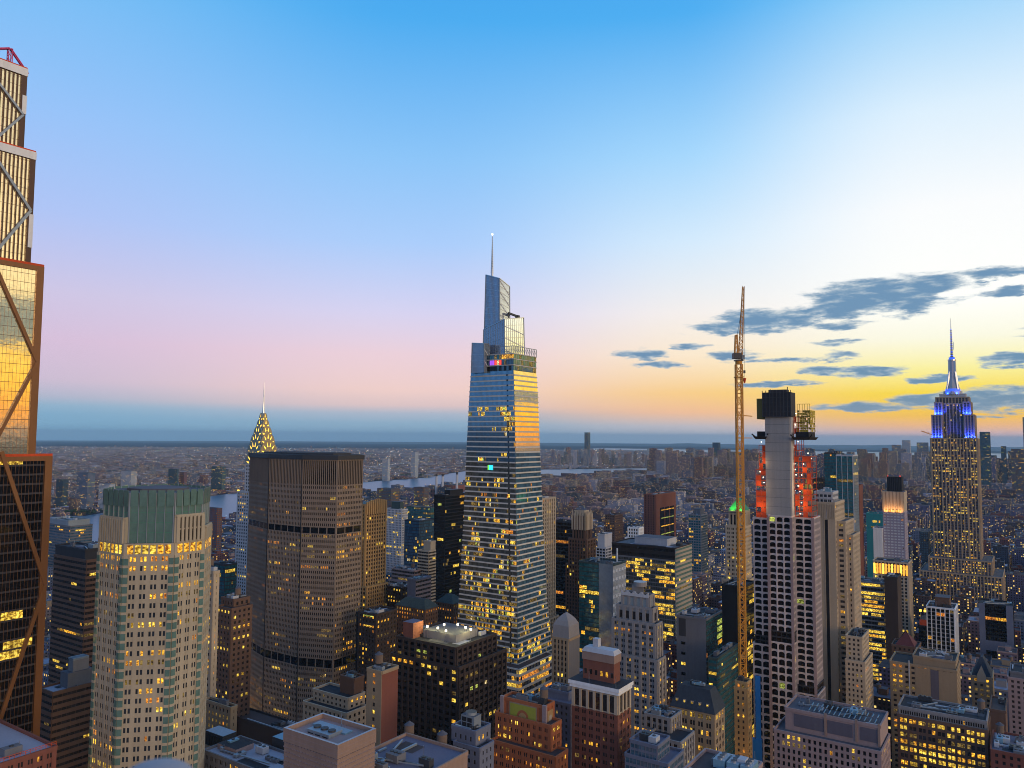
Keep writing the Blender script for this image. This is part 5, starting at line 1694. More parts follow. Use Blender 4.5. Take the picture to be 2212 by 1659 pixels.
m = MB(); m.hip(l[1] - 7, l[1] - 2, l[3] - 12, l[3] - 6, z, z + 4.5, 1, 1, 'palegrey'); m.build('bulkhead', b.o)
m = MB(); m.box(l[0] + 10, l[0] + 22, l[3] - 5, l[3] - 4, z, z + 3, 'palegrey'); m.build('screen_wall', b.o)
b.finish(0)
# pale pink long building
b = row('long_pink', 'long pale pink building with a blank attic and steel frames on its roof',
        [(1903, 1672, ('m', 30), 1628, 424, PU('rose', bay=2.9, pier=1.5, floor=3.8, wh=2.3, lit=.12, pal='yellow', dark='glass_black', rows={0: .3, 1: .15})),
         (1901, 1696, ('m', 26), 1572, 430, BL('rose'))], roof='roof_grey', kit=6, finish=False)
l, z = b.top, b.ztop
m = b.part('louvre')
w = l[1] - l[0]
for a, c in ((.1, .42), (.46, .72), (.80, .97)): b.part('louvre|%d' % (a * 99)).box(l[0] + w * a, l[0] + w * c, l[2] - .2, l[2] - .02, z - 8.5, z - 1.5, 'purplegrey', None, True)
m = b.part('roof_frame')
for i in range(14):
    x = l[0] + w * (.25 + i * .053)
    m.bar((x, l[2] + 3, z + 1), (x + 1.5, l[2] + 8, z + 4.2), .2, 'metal_blue'); m.bar((x, l[2] + 8, z + 1), (x + 1.5, l[2] + 3, z + 4.2), .2, 'metal_grey')
    m.bar((x, l[2] + 2, z + 1.2), (x, l[2] + 12, z + 1.2), .15, 'metal_grey')
m = b.part('pilaster')
for a in (.44, .76, .99): m.box(l[0] + w * a - .6, l[0] + w * a + .6, l[2] - .5, l[2] - .01, b.zbase + 1.3, z + 2, 'pink')
b.finish(100)
row('lit_offices', 'brick office block with most of its windows lit yellow, bottom right',
    [(2133, 1938, ('m', 28), 1582, 455, BR('brown', bay=4.9, pier=1.3, n=2, floor=4.2, wh=2.4, lit=.55, pal='yellow', rows={0: .75, 1: .6}, fmul=(.5, 1, 1, 1.5))),
     (2131, 1941, ('m', 24), 1562, 458, BR('greystone', bay=2.5, pier=.4, floor=5, wh=2.6, lit=.6, pal='yellow'))], kit=7, tank=1, roof='roof_dark')
row('red_roof', 'brown tower with a dark red pyramid roof and a lit row under the eaves',
    [(1982, 1926, ('m', 22), 1402, 640, PU('brown', lit=.25, pal='orange', rows={1: .8, 4: .7}))], kit=0, finish=False)
b = OBJ['red_roof']; l, z = b.top, b.ztop
m = MB(); m.hip(l[0] + 2, l[1] - 2, l[2] + 2, l[3] - 2, z + .1, z + 11, 8, 8, 'red_roof'); m.build('hip_roof', b.o); b.finish(80)
row('tan_blank', 'wide tan building with a big blank wall and a pipe running down it',
    [(2066, 1922, ('m', 30), 1452, 560, PU('tan', lit=.3, pal='warm', bay=3.9)), (2064, 1972, ('m', 26), 1432, 564, BL('tan'))], kit=4, finish=False)
b = OBJ['tan_blank']; l = b.base; m = MB(); x = l[0] + (l[1] - l[0]) * .30; m.bar((x, l[2] - .6, 20), (x, l[2] - .6, b.ztop - 2), .35, 'palegrey'); m.build('flue_pipe', b.o)
m = MB(); m.box(l[0] + (l[1] - l[0]) * .62, l[0] + (l[1] - l[0]) * .74, l[2] - .45, l[2] - .1, 30, b.zbase - 1, 'purplegrey'); m.build('blank_bay', b.o)
m = MB(); m.box(l[0] + (l[1] - l[0]) * .4, l[0] + (l[1] - l[0]) * .99, l[2] - .36, l[2] - .05, 30, b.zbase - 1, 'tan'); m.build('blank_wall', b.o); b.finish(80)
b = row('gable', 'tan stone tower with a steep slate roof and a pointed gable', [(2143, 2098, ('m', 24), 1468, 600, PU('tan', lit=.5, pal='yellow'))], kit=0, finish=False)
l, z = b.top, b.ztop
m = MB(); m.hip(l[0], l[1], l[2], l[3], z + .1, z + 14, 6, 8, 'slate'); m.build('slate_roof', b.o)
m = MB(); xc = (l[0] + l[1]) / 2; m.face([(xc - 3, l[2] - .5, z - 3), (xc + 3, l[2] - .5, z - 3), (xc + 3, l[2] - .5, z + 2), (xc, l[2] - .5, z + 9), (xc - 3, l[2] - .5, z + 2)], 'sand')
m.face([(xc - 3, l[2] - .5, z + 2), (xc, l[2] - .5, z + 9), (xc, l[2] + 5, z + 9), (xc - 3, l[2] + 5, z + 2)], 'slate'); m.face([(xc, l[2] - .5, z + 9), (xc + 3, l[2] - .5, z + 2), (xc + 3, l[2] + 5, z + 2), (xc, l[2] + 5, z + 9)], 'slate'); m.build('gable', b.o)
b.finish(80)
b = row('dark_frame', 'black glass tower held in a blue-grey frame with a lit row near its top',
        [(2188, 2114, ('m', 26), 1312, 800, CW('black', dark='glass_black', lit=.03, pal='orange', rows={3: .8}))], kit=2, finish=False)
l, z = b.top, b.ztop
m = b.part('frame')
for a, c in ((0, .18), (.80, 1)): m.box(l[0] + (l[1] - l[0]) * a, l[0] + (l[1] - l[0]) * c, l[2] - 1.4, l[2] - .3, 2, z + 1, 'bluegrey')
m.box(l[0] + (l[1] - l[0]) * .181, l[0] + (l[1] - l[0]) * .799, l[2] - 1.3, l[2] - .3, z - 46, z - 36, 'bluegrey', None, True)
b.finish(60)
row('edge_tan', 'mauve brick building with an ornate cornice cut by the right edge', [(2262, 2177, ('m', 26), 1478, 560, PU('rose', lit=.06)), (2260, 2182, ('m', 24), 1464, 564, BL('grey'))], kit=4, nwin=30)
row('edge_brick', 'dark red brick building with a blank gable wall at the bottom right', [(2172, 2138, ('m', 30), 1540, 500, BL('brown'))], kit=1, nwin=0, roof='roof_brown')
row('edge_low', 'low mauve building with white rooftop fan boxes in the bottom right corner', [(2230, 2140, ('m', 34), 1640, 430, PU('brickred', lit=.05))], kit=9, tank=1, nwin=20, roof='roof_purple')
row('tan_setback', 'tan setback tower with regular windows to the right of the slotted brick tower',
    [(1868, 1826, ('m', 30), 1434, 556, PU('sand', bay=3.0, pier=1.5, lit=.1)), (1862, 1827, ('m', 26), 1380, 560, PU('sand', bay=3.0, pier=1.5, lit=.1))], kit=4)
row('white_grid', 'white gridded office tower with a brown rooftop box',
    [(2062, 2001, ('m', 30), 1318, 760, GR('white', bay=4.2, pier=.8, floor=3.9, wh=3.0, sill=.6, dp=.8, ds=.3, span='greystone', lit=.05, pal='orange'))], kit=2, pent=(9, 'brown', 'roof_grey'))
b = row('black_slim', 'slim black tower with an orange rooftop box and three floodlamps', [(2013, 1984, ('m', 24), 1356, 820, CW('black', dark='glass_black', lit=.02))], kit=0, finish=False)
l, z = b.top, b.ztop
m = MB(); m.box(l[0] + 1, l[1] - 1, l[2] + 1, l[3] - 3, z, z + 7, 'netting_orange', 'roof_dark'); m.build('rooftop_box', b.o)
for i in range(3):
    x = l[0] + 2 + i * (l[1] - l[0] - 4) / 2; m = MB(); m.bar((x, l[2] + 2, z + 7), (x, l[2] + 2, z + 15), .2, 'steel'); f = m.build('floodlamp', b.o); m = MB(); m.cyl(x, l[2] + 2, 1.1, z + 15, z + 17, 'glow_yellow', 10); m.build('lamp_head', f)
b.finish(30)
row('yellow_lit', 'office slab with broad bands of bright yellow light, right of the slotted brick tower',
    [(1909, 1832, ('m', 24), 1262, 760, RB('greystone', bay=2.8, floor=4.1, wh=2.7, sill=.8, ds=.25, lit=.8, pal='yellow', dark='glass_brown', stick=.7, fmul=(.25, .8, 1, 1, 1.2)))], kit=4)
row('dark_slab', 'dark brown slab standing against the yellow-lit office slab', [(1938, 1910, ('m', 26), 1250, 735, BL('darkbrown'))], kit=1, nwin=0)
b = row('lit_crown', 'tan tower with a floodlit golden colonnade round its top', [(1962, 1886, ('m', 26), 1218, 850, FI('sand', lit=.18, pal='yellow', rows={0: 0}, bay=3.6))], kit=4, finish=False)
l, z = b.top, b.ztop
m = MB()
n = 12
for i in range(n):
    a = l[0] + (l[1] - l[0]) * (i + .18) / n; c = l[0] + (l[1] - l[0]) * (i + .82) / n
    m.box(a, c, l[2] - 1.0, l[2] - .7, z - 13, z - 2, 'glow_orange' if i % 3 else 'glow_yellow', None, True)
m.build('lit_colonnade', b.o); b.finish(80)
b = row('white_hotel', 'white gridded hotel tower with a warmly lit flared crown and a black box on top',
        [(1953, 1907, ('m', 26), 1108, 950, GR('lavender', bay=4.0, pier=1.2, n=3, mull=.2, floor=3.4, wh=1.6, sill=.9, dp=.4, ds=.3, lit=.02, dark='white'))], kit=0, finish=False)
l, z = b.top, b.ztop
zt = at(1930, 1062, 955).z
m = b.part('flared_crown'); w = l[1] - l[0]
m.prism([(l[0], l[2]), (l[1], l[2]), (l[1], l[3]), (l[0], l[3])], z + .1, zt, 'sand', 'roof_grey', False, [(l[0] - .5, l[2] - 1.6), (l[1] + .6, l[2] - 1.6), (l[1] + .6, l[3]), (l[0] - .5, l[3])])
for i in range(6):
    x = l[0] + w * (i + .5) / 6
    m.prism([(x - .5, l[2] - 1.2), (x + .5, l[2] - 1.2), (x + .5, l[2]), (x - .5, l[2])], z + .1, zt, 'sand', None, False, [(x - 1.6, l[2] - 2.6), (x + 1.6, l[2] - 2.6), (x + 1.6, l[2] - .2), (x - 1.6, l[2] - .2)])
m.build('flared_crown', b.o); b.parts.pop('flared_crown')
for i in range(5):
    m = MB(); x = l[0] + w * (i + 1) / 6; m.box(x - .9, x + .9, l[2] - 1.2, l[2] - .8, z + .4, z + 3, 'glow_orange', None, True); m.build('uplight', b.o)
for i in range(3):
    li = bpy.data.lights.new('crown_uplight', 'SPOT'); li.energy = 8000; li.color = (1, .5, .18); li.shadow_soft_size = 1; li.spot_size = radians(110); li.spot_blend = .8
    lo = bpy.data.objects.new('crown_uplight', li); C.objects.link(lo); lo.parent = b.o; lo.location = (l[0] + w * (i + .5) / 3, l[2] - 5, z - 1); lo.rotation_euler = Vector((0, .55, 1)).to_track_quat('-Z', 'Y').to_euler()
m = MB(); m.box(l[0] + w * .2, l[1] - w * .1, l[2] + 5, l[3] - 5, zt + .1, zt + 18, 'black', 'roof_dark')
for i in range(9): m.box(l[0] + w * (.2 + i * .085), l[0] + w * (.22 + i * .085), l[2] + 4.7, l[2] + 5, zt + 1, zt + 17, 'charcoal', None, True)
m.build('rooftop_box', b.o)
m = MB(); m.box(l[0] + w * .22, l[0] + w * .26, l[2] + 5, l[2] + 6, zt + 18, zt + 19.5, 'glow_red'); m.box(l[1] - w * .2, l[1] - w * .14, l[2] + 5, l[2] + 6, zt + 18, zt + 19.5, 'glow_red'); m.build('warning_light', b.o)
b.finish(100)
row('white_blank', 'windowless white slab beside the white hotel tower', [(1906, 1886, ('m', 20), 1143, 960, BL('white'))], kit=1, nwin=0)
row('teal_wrap', 'tower wrapped in teal construction netting behind the white hotel tower', [(1908, 1871, ('m', 24), 1112, 1060, CW('teal_net', dark='teal_net', lit=.02))], kit=1, nwin=0)
row('teal_glass', 'tall teal glass tower with white vertical edges right of the slotted brick tower',
    [(1842, 1806, ('m', 30), 985, 930, CW('palegrey', bay=6, pier=.5, dark='glass_teal', lit=.06, span='slate_green', dp=.5))], kit=3, nwin=60)
row('teal_glass2', 'shorter dark glass tower just left of the tall teal glass tower', [(1806, 1780, ('m', 26), 980, 1010, CW('charcoal', dark='glass_teal', lit=.06, span='slate_green'))], kit=2, nwin=40)
row('brown_lit', 'brown office block with many small lit windows behind the slotted brick tower', [(1812, 1756, ('m', 30), 1036, 1150, PU('darkbrown', lit=.4, pal='orange'))], kit=4, nwin=60)
row('maroon_slim', 'slim dark maroon tower right of the tall teal glass tower', [(1856, 1847, ('m', 24), 1050, 960, BL('redbrown'))], kit=0, nwin=0)
b = row('gold_pyramid', 'distant tower with a gilded pyramid roof beside the unfinished tower', [(1762, 1722, ('m', 36), 1075, 1900, PU('limestone', lit=.2))], kit=0, finish=False)
l, z = b.top, b.ztop; m = MB(); m.hip(l[0] + 6, l[1] - 6, l[2] + 4, l[3] - 4, z + .1, z + 50, (l[1] - l[0]) / 2 - 6.4, (l[3] - l[2]) / 2 - 4.4, 'gold_leaf'); m.build('gilded_pyramid', b.o); b.finish(20)
# ---- middle right
b = row('green_roof', 'tan tower with a floodlit green pyramid roof behind the crane',
        [(1612, 1559, 1629, 1258, 716, BR('sand', lit=.3, pal='yellow')), (1608, 1567, 1622, 1140, 720, BR('sand', lit=.32, pal='yellow', rows={0: 0, 1: .1})), (1608, 1574, 1619, 1106, 722, FI('sand', floor=14, wh=9, sill=2, lit=.4, pal='yellow'))], kit=0, finish=False)
l, z = b.top, b.ztop; w = l[1] - l[0]; d = l[3] - l[2]
m = MB(); m.hip(l[0] - .6, l[1] + .6, l[2] - .6, l[3] + .6, z + .5, z + 12, w / 2 - .5, d / 2 - .5, 'copper_green'); m.build('pyramid_roof', b.o)
m = MB()
m.box(l[0] - 2.2, l[1] + 2.2, l[2] - 2.4, l[2] - 1.6, z - 1, z - .4, 'metal_dark'); m.build('light_trough', b.o)
for i in range(2):
    li = bpy.data.lights.new('roof_floodlight', 'SPOT'); li.energy = 14000; li.color = (.3, 1, .12); li.shadow_soft_size = 1; li.spot_size = radians(100); li.spot_blend = .7
    lo = bpy.data.objects.new('roof_floodlight', li); C.objects.link(lo); lo.parent = b.o; lo.location = (l[0] + w * (i + .5) / 2, l[2] - 5, z); lo.rotation_euler = Vector((0, .7, 1)).to_track_quat('-Z', 'Y').to_euler()
b.finish(100)
row('black_tower', 'plain black tower with a column of lit windows behind the crane mast', [(1606, 1559, 1630, 1270, 622, BL('black'), CW('black', dark='glass_black', lit=.25, pal='yellow', bay=3))], kit=2, nwin=60)
b = row('green_windows', 'blank grey tower with bright yellow-green lit floors on its glass side',
        [(1525, 1461, 1559, 1340, 580, BL('grey'), CW('charcoal', dark='glass_teal', lit=.12, pal='orange', rows={0: 0, 1: 0}))], kit=5, finish=False)
l, z = b.top, b.ztop
m = MB()
for k in range(3):
    for j in range(3): m.box(l[1] + .3, l[1] + .45, l[3] - 11 + j * 3.6, l[3] - 8 + j * 3.6, z - 8.2 - k * 5.2, z - 4.6 - k * 5.2, 'lit_green', None, True)
m.build('green_lit_floor', b.o)
m = MB(); w = l[1] - l[0]
for k in range(10): m.box(l[0] + w * .16, l[0] + w * .3, l[2] - .12, l[2] - .02, z - 20 - k * 7.5, z - 18 - k * 7.5, 'lit_yellow' if k in (2, 4, 5, 6) else 'glass_black', None, True)
m.box(l[0] + w * .08, l[0] + w * .32, l[2] - .06, l[2] - .01, z - 14, z - 1, 'charcoal', None, True); m.build('window_column', b.o)
b.finish(100)
row('green_glass', 'dark green glass building of stepped terraces left of the crane mast', [(1548, 1530, 1594, 1425, 536, RB('slate_green', dark='glass_teal', lit=.12, pal='green', ds=.25), RB('slate_green', dark='glass_teal', lit=.12, pal='green', ds=.25))], kit=4)
row('colonnade', 'tan tower with a warmly lit colonnade at the top, directly behind the crane mast', [(1614, 1586, 1623, 1492, 503, PU('golden', lit=.12, pal='orange', bay=3)), (1613, 1588, 1622, 1478, 505, FI('golden', floor=9, wh=6.5, sill=1, lit=.9, pal='orange', fmul=(1,)))], kit=2)
row('flat_roof', 'broad glass office with a flat roof, white banded side and yellow-lit floors',
    [(1458, 1322, 1494, 1213, 800, CW('greystone', dark='glass_grey', lit=.6, pal='yellow', span='greystone', fmul=(.5, .8, 1, 1.3), stick=.5), RB('limestone', floor=4.6, wh=2.4, sill=1.6, ds=.6, dark='glass_green', lit=.08)),
     (1458, 1322, 1494, 1186, 800, RB('darkbrown', floor=7, wh=3, sill=3, lit=0, dark='glass_brown'), RB('limestone', floor=4.6, wh=2.4, sill=1.6, ds=.6, dark='glass_green', lit=0))], roof='roof_grey', kit=2, pent=(7, 'palegrey', 'roof_pale'))
b = row('teal_white', 'glass tower with a teal glass front and a plain white side wall',
        [(1324, 1251, 1352, 1222, 680, CW('slate_green', dark='glass_teal', lit=.2, pal='yellow', rows={0: 0, 1: 0, 2: 0, 3: 0, 4: 0, 5: .15}), PU('white', bay=6.5, pier=5.6, floor=7.5, wh=2.8, dp=.05, ds=.05, lit=0, dark='glass_black'))], kit=3, finish=False, roof='roof_dark')
l, z = b.top, b.ztop; w = l[1] - l[0]
m = MB(); m.box(l[0] + w * .6, l[1] + .1, l[2] - .7, l[2] - .1, 4, z + 1, 'glass_haze', None, True); m.build('blank_glass_bay', b.o)
m = MB(); m.bar((l[0] + w * .8, l[3] - 4, z), (l[0] + w * .8, l[3] - 4, z + 12), .5, 'white'); m.build('mast', b.o)
b.finish(100)
b = row('grey_dome', 'tower with a rounded grey metal cap and a blank concrete side', [(1229, 1193, 1252, 1384, 540, FI('tan', lit=.2, pal='yellow', top=0, bay=3), BL('grey'))], kit=0, finish=False)
l, z = b.top, b.ztop
m = MB(); w = l[1] - l[0]; d = l[3] - l[2]
zz = z + .2; st = [(0, 0), (9, .5), (12, 2), (14.5, 4), (16.5, 6.2)]
for (h0, i0), (h1, i1) in zip(st[:-1], st[1:]):
    m.prism([(l[0] + i0, l[2] + i0), (l[1] - i0, l[2] + i0), (l[1] - i0, l[3] - i0), (l[0] + i0, l[3] - i0)], zz + h0, zz + h1, 'greystone', 'greystone', False, [(l[0] + i1, l[2] + i1), (l[1] - i1, l[2] + i1), (l[1] - i1, l[3] - i1), (l[0] + i1, l[3] - i1)])
m.build('domed_cap', b.o); b.finish(80)
b = row('gothic', 'brown gothic setback tower with pale stone pinnacles, right of the tapering glass tower',
        [(1268, 1222, 1290, 1225, 796, FI('brown', lit=.22, pal='yellow')), (1267, 1228, 1286, 1168, 800, FI('brown', lit=.12, pal='yellow')), (1264, 1237, 1278, 1118, 804, FI('brown', lit=0, floor=12, wh=9, sill=1.5))], kit=0, finish=False)
l, z = b.top, b.ztop
for i in range(6):
    for (x, y) in ((l[0] + (l[1] - l[0]) * i / 5, l[2]), (l[1], l[2] + (l[3] - l[2]) * i / 5)):
        m = b.part('pinnacle|%d_%d' % (x * 9, y * 9)); m.prism([(x - .9, y - .9), (x + .9, y - .9), (x + .9, y + .9), (x - .9, y + .9)], z - 13, z + 2, 'sand'); m.prism([(x - .9, y - .9), (x + .9, y - .9), (x + .9, y + .9), (x - .9, y + .9)], z + 2, z + 6.5, 'sand', None, False, [(x - .1, y - .1), (x + .1, y - .1), (x + .1, y + .1), (x - .1, y + .1)])
m = b.part('stone_crown'); m.box(l[0] + 2, l[1] - 2, l[2] + 2, l[3] - 2, z, z + 7, 'sand', 'roof_brown'); b.finish(80)
row('dark_tower', 'dark tower with a lit amber band, between the tapering glass tower and the gothic tower', [(1240, 1198, 1252, 1130, 860, CW('charcoal', dark='glass_black', lit=.1, pal='orange', rows={5: .8, 9: .3}))], kit=2, nwin=80)
row('slender_tan', 'slender tan stone tower just right of the tapering glass tower', [(1168, 1140, 1207, 1345, 752, FI('sand', lit=.3)), (1170, 1148, 1200, 1079, 760, FI('sand', lit=.1), FI('sand', bay=4, pier=2.2, lit=.12))], kit=1, tank=1, nwin=80)
b = row('red_stripe', 'rust-red tower with dark recessed window strips, right of the flat-roofed glass office', [(1416, 1391, 1459, 1070, 1250, FI('redbrown', bay=4.5, pier=3, lit=.03), FI('redbrown', bay=4.5, pier=3.2, lit=.03))], kit=2, finish=False)
l, z = b.top, b.ztop; m = MB(); d = l[3] - l[2]
for k in range(3): m.box(l[1] + .5, l[1] + .75, l[2] + d * (.2 + k * .25), l[2] + d * (.41 + k * .25), 40, z - 21, 'glass_black', None, True)
for k in range(6): m.box(l[1] + .76, l[1] + .82, l[2] + d * .24, l[2] + d * .88, z - 26 - k * 13, z - 24.6 - k * 13, 'lit_amber' if k in (0, 2, 4, 5) else 'lit_green', None, True)
m.build('recessed_glazing', b.o); b.finish(60)
row('grid_tower', 'grey gridded mid-rise tower with a lit row low down, left of the green pyramid roof', [(1514, 1487, 1528, 1114, 1150, GR('greystone', lit=.12, pal='yellow', dark='glass_teal'))], kit=2, pent=(9, 'grey'), nwin=60)
row('white_stepped', 'white stepped terracotta building behind the flat-roofed glass office', [(1382, 1350, 1396, 1165, 1000, FI('white', lit=.06)), (1380, 1356, 1390, 1142, 1006, FI('white', lit=.03))], kit=3, nwin=40)
row('white_zigzag', 'white setback building with stacked terraces between the gothic tower and the flat-roofed office', [(1308, 1288, 1326, 1185, 1000, GR('palegrey', lit=.05)), (1306, 1291, 1322, 1156, 1004, BL('palegrey'))], kit=2, nwin=40)
row('brown_pair', 'brown apartment block with two wings below the riverside towers', [(1328, 1307, 1345, 1114, 1220, PU('brown', lit=.1)), ], kit=2, tank=1, nwin=40)
# ---- between the slab tower and the tapering tower
b = row('fluted_tan', 'tan art deco tower with a fluted crown right beside the flat-topped slab tower',
        [(792, 776, 838, 1270, 756, FI('golden', lit=.18, pal='yellow')), (790, 778, 835, 1092, 760, FI('golden', lit=.06, bay=3.3, pal='yellow'), FI('golden', lit=.08, bay=3.3, pal='yellow'))], kit=3, finish=False)
l, z = b.top, b.ztop; m = b.part('fluted_crown'); n = 11
for i in range(n):
    y = l[2] + (l[3] - l[2]) * (i + .5) / n; m.box(l[1] + .2, l[1] + 1.4, y - .7, y + .7, z - 9, z + 6 - abs(i - n / 2) * .5, 'golden')
b.finish(80)
row('black_block', 'black office tower with few lit windows left of the tapering glass tower', [(962, 938, 1012, 1072, 900, CW('black', dark='glass_black', lit=.06, pal='mixed', fmul=(0, 0, .5, 1, 3)), CW('black', dark='glass_black', lit=.1, pal='mixed', fmul=(0, .2, .5, 1, 3)))], kit=1, pent=(6, 'black'), nwin=100)
row('white_striped', 'pale spotted hospital block right of the tan fluted tower', [(868, 831, 881, 1102, 1250, GR('palegrey', bay=3, lit=.12, pal='yellow', dark='glass_haze'))], kit=3, pent=(12, 'slate_green'), nwin=60)
row('teal_low', 'teal glass building with bright lit strips below the river', [(930, 879, 946, 1098, 1400, CW('slate_green', dark='glass_teal', lit=.2, pal='green', fmul=(0, 0, 2.5)))], kit=2, nwin=40)
row('blue_dotted', 'dark blue glass apartment tower speckled with lit windows', [(905, 874, 943, 1127, 1000, CW('slate', dark='glass_blue', lit=.1, pal='mixed', stick=.1, bay=2.6))], kit=2, nwin=80)
row('balcony', 'tan balcony tower with deep dark floor bands in front of the blue glass tower', [(926, 903, 941, 1192, 850, RB('sand', floor=3.4, wh=1.9, sill=1.3, ds=.9, lit=.03), RB('sand', floor=3.4, wh=1.9, sill=1.3, ds=.9, lit=.03)), (930, 915, 941, 1172, 856, BL('sand'))], kit=1, nwin=60)
row('curved_grey', 'grey stepped office block with horizontal bands behind the ornate roofs', [(900, 838, 928, 1262, 840, RB('rose', floor=3.4, lit=.05)), (895, 846, 915, 1235, 848, RB('rose', floor=3.4, lit=.05))], kit=5, tank=1, nwin=60)
for key, lab, t in (('ornate_a', 'ornate brown block with a dark green hip roof and a lit row under the eaves', (918, 855, 946, 1318, 676, PU('brown', bay=3.0, lit=.45, pal='orange', rows={0: .7}))),
                    ('ornate_b', 'second ornate brown block with a green roof, hard against the tapering glass tower', (978, 943, 1002, 1306, 716, PU('brown', bay=3.0, lit=.4, pal='orange', rows={0: .6})))):
    b = row(key, lab, [t], kit=0, finish=False, parapet=.4); l, z = b.top, b.ztop
    m = MB(); m.hip(l[0] - .8, l[1] + .8, l[2] - .8, l[3] + .8, z + .5, z + 7, 7, 7, 'slate_green', 'roof_dark'); m.build('hip_roof', b.o); b.finish(80)
row('machine', 'pale grey block of rooftop machinery between the tan fluted tower and the balcony tower', [(898, 880, 931, 1254, 735, BL('bluegrey'), RB('rose', lit=0))], kit=4, roof='roof_pale', nwin=10)
row('brown_round', 'dark brown block with a lit row, in front of the grey stepped office block', [(868, 836, 902, 1272, 760, PU('darkbrown', lit=.3, pal='yellow'))], kit=4, nwin=50)
row('dark_low', 'dark block with glowing roofline strips at the foot of the tan fluted tower', [(812, 774, 858, 1330, 600, PU('darkbrown', lit=.25, pal='orange'))], kit=3, finish=False)
b = OBJ['dark_low']; l, z = b.top, b.ztop; m = MB()
for k, zz in ((0, z - 1.5), (1, z - 9)): m.box(l[0] + 6, l[1] - 3, l[2] - .5, l[2] - .25, zz, zz + .9, 'lit_green' if k == 0 else 'lit_yellow', None, True)
m.build('light_strip', b.o); b.finish(80)
row('black_wedge', 'plain black block wedged against the flat-topped slab tower', [(796, 770, 812, 1330, 620, BL('black'))], kit=0, nwin=0)
# ---- far towers
far = lambda w, **k: {**S(wall=w, bay=4, pier=1.2, floor=4, wh=2.2, sill=1, dp=.3, ds=.1, lit=.12, pal='mixed', dark='glass_blue', corner=.5), **k}
FT = [('needle', 'thin dark skyscraper rising highest on the far skyline', (1270, 1262.5, 1275, 934, 8000), 'slate'), ('blue_box', 'isolated dark blue glass tower on the far waterfront left of the crane', (1552, 1539, 1556, 956, 5300), 'slate'),
      ('f1', 'pale riverside tower across the river, left one of the two beside the glass tower', (838, 826, 843, 990, 4400), 'palegrey'), ('f2', 'pale riverside tower across the river, taller one nearer the tapering glass tower', (897, 888, 904, 976, 4750), 'palegrey'),
      ('f3', 'dark slate tower on the far bank nearest the bronze tower', (136, 122, 148, 1036, 2700), 'slate'), ('f4', 'dark banded tower on the far bank with a pinkish side', (190, 167, 206, 1022, 2650), 'bluegrey'),
      ('f5', 'pale grey apartment slab on the far bank beside the green glass crown', (238, 214, 248, 1046, 2600), 'palegrey'), ('f6', 'pale office tower behind the green glass crown', (284, 262, 296, 1018, 3400), 'palegrey'),
      ('f7', 'dark teal tower behind the right half of the green glass crown', (383, 364, 386, 1013, 3300), 'slate_green'), ('f8', 'rust-red apartment tower right of the dark teal tower on the far bank', (398, 388, 404, 1020, 3320), 'brickred'),
      ('f9', 'glassy speckled tower on the far bank left of the spired steel crown', (480, 457, 488, 1008, 3450), 'slate_green'), ('f10', 'brown riverside apartment cluster below the river', (845, 815, 863, 1056, 2100), 'brown'),
      ('f11', 'brown waterside tower left of the three chimneys', (915, 895, 926, 1053, 2300), 'brown'), ('f12', 'banded red-brown block with a red roof between the green-crowned tower and the river', (470, 440, 480, 1098, 1500), 'redbrown'),
      ('f13', 'downtown tower with a stepped top left of the limestone landmark', (1965, 1948, 1971, 951, 5200), 'palegrey'), ('f14', 'grey downtown tower second left of the limestone landmark', (1945, 1926, 1949, 961, 5600), 'bluegrey'),
      ('f15', 'wide glassy downtown block directly left of the limestone landmark', (2004, 1980, 2010, 956, 5400), 'grey'), ('f16', 'glass tower with lit floors right of the limestone landmark', (2138, 2116, 2144, 933, 3600), 'slate_green'),
      ('f17', 'slim dark tower right of the lit glass tower on the right skyline', (2173, 2162, 2176, 964, 4200), 'slate'), ('f18', 'brown lit block on the skyline at the right edge', (2216, 2184, 2220, 970, 3300), 'brown'),
      ('f19', 'tan pair of waterside apartment slabs beyond the park', (1345, 1312, 1350, 1070, 4200), 'tan'), ('f20', 'blue glass tower half hidden beside the thin dark skyscraper', (1256, 1242, 1259, 976, 7600), 'bluegrey'),
      ('f21', 'plum-coloured broad block under the thin dark skyscraper', (1382, 1356, 1392, 1028, 6000), 'redbrown'), ('f22', 'slate tower with a flat top near the crane', (1460, 1448, 1464, 1000, 6800), 'slate'),
      ('f23', 'narrow tower cut by the right edge of the view', (2240, 2209, ('m', 40), 901, 2400), 'greystone'), ('f24', 'dark tower beside the teal netting on the far right streets', (1992, 1986, ('m', 30), 1148, 1500), 'slate'),
      ('f25', 'dark blue tower against the left edge of the limestone landmark', (2005, 1989, ('m', 30), 1150, 1350), 'slate')]
for key, lab, (cx, lx, rx, yt, d), w in FT:
    r = rx if (isinstance(rx, tuple) or cx < 1700) else ('m', 40)
    row(key, lab, [(cx, lx, r, yt, d, far(w))], kit=0, name='tower_block', cat='tower', nwin=0, parapet=0)
# power station with three chimneys
b = row('power', 'dark red riverside power station with three tall chimneys', [(972, 930, 1012, 1058, 3050, PU('brickred', bay=8, pier=4, floor=14, wh=8, lit=.05))], kit=0, finish=False, name='power_station', cat='power station', parapet=0)
l, z = b.top, b.ztop
b.rtower((l[0] + (l[1] - l[0]) * .55, l[1], l[2] + 20, l[3]), z, z + 16, BL('brickred'), parapet=0)
for px, y in ((942.5, 1024), (956, 1024), (987, 1020)):
    p = b.lp(at(px, 1050, 3060)); m = MB(); zt = at(px, y, 3060).z
    m.cyl(p[0], p[1], 5.2, z - 30, zt - 9, 'palegrey', 12, 4.4); m.cyl(p[0], p[1], 4.5, zt - 9, zt, 'darkbrown', 12, 4.3); m.build('chimney', b.o)
b.finish(0)

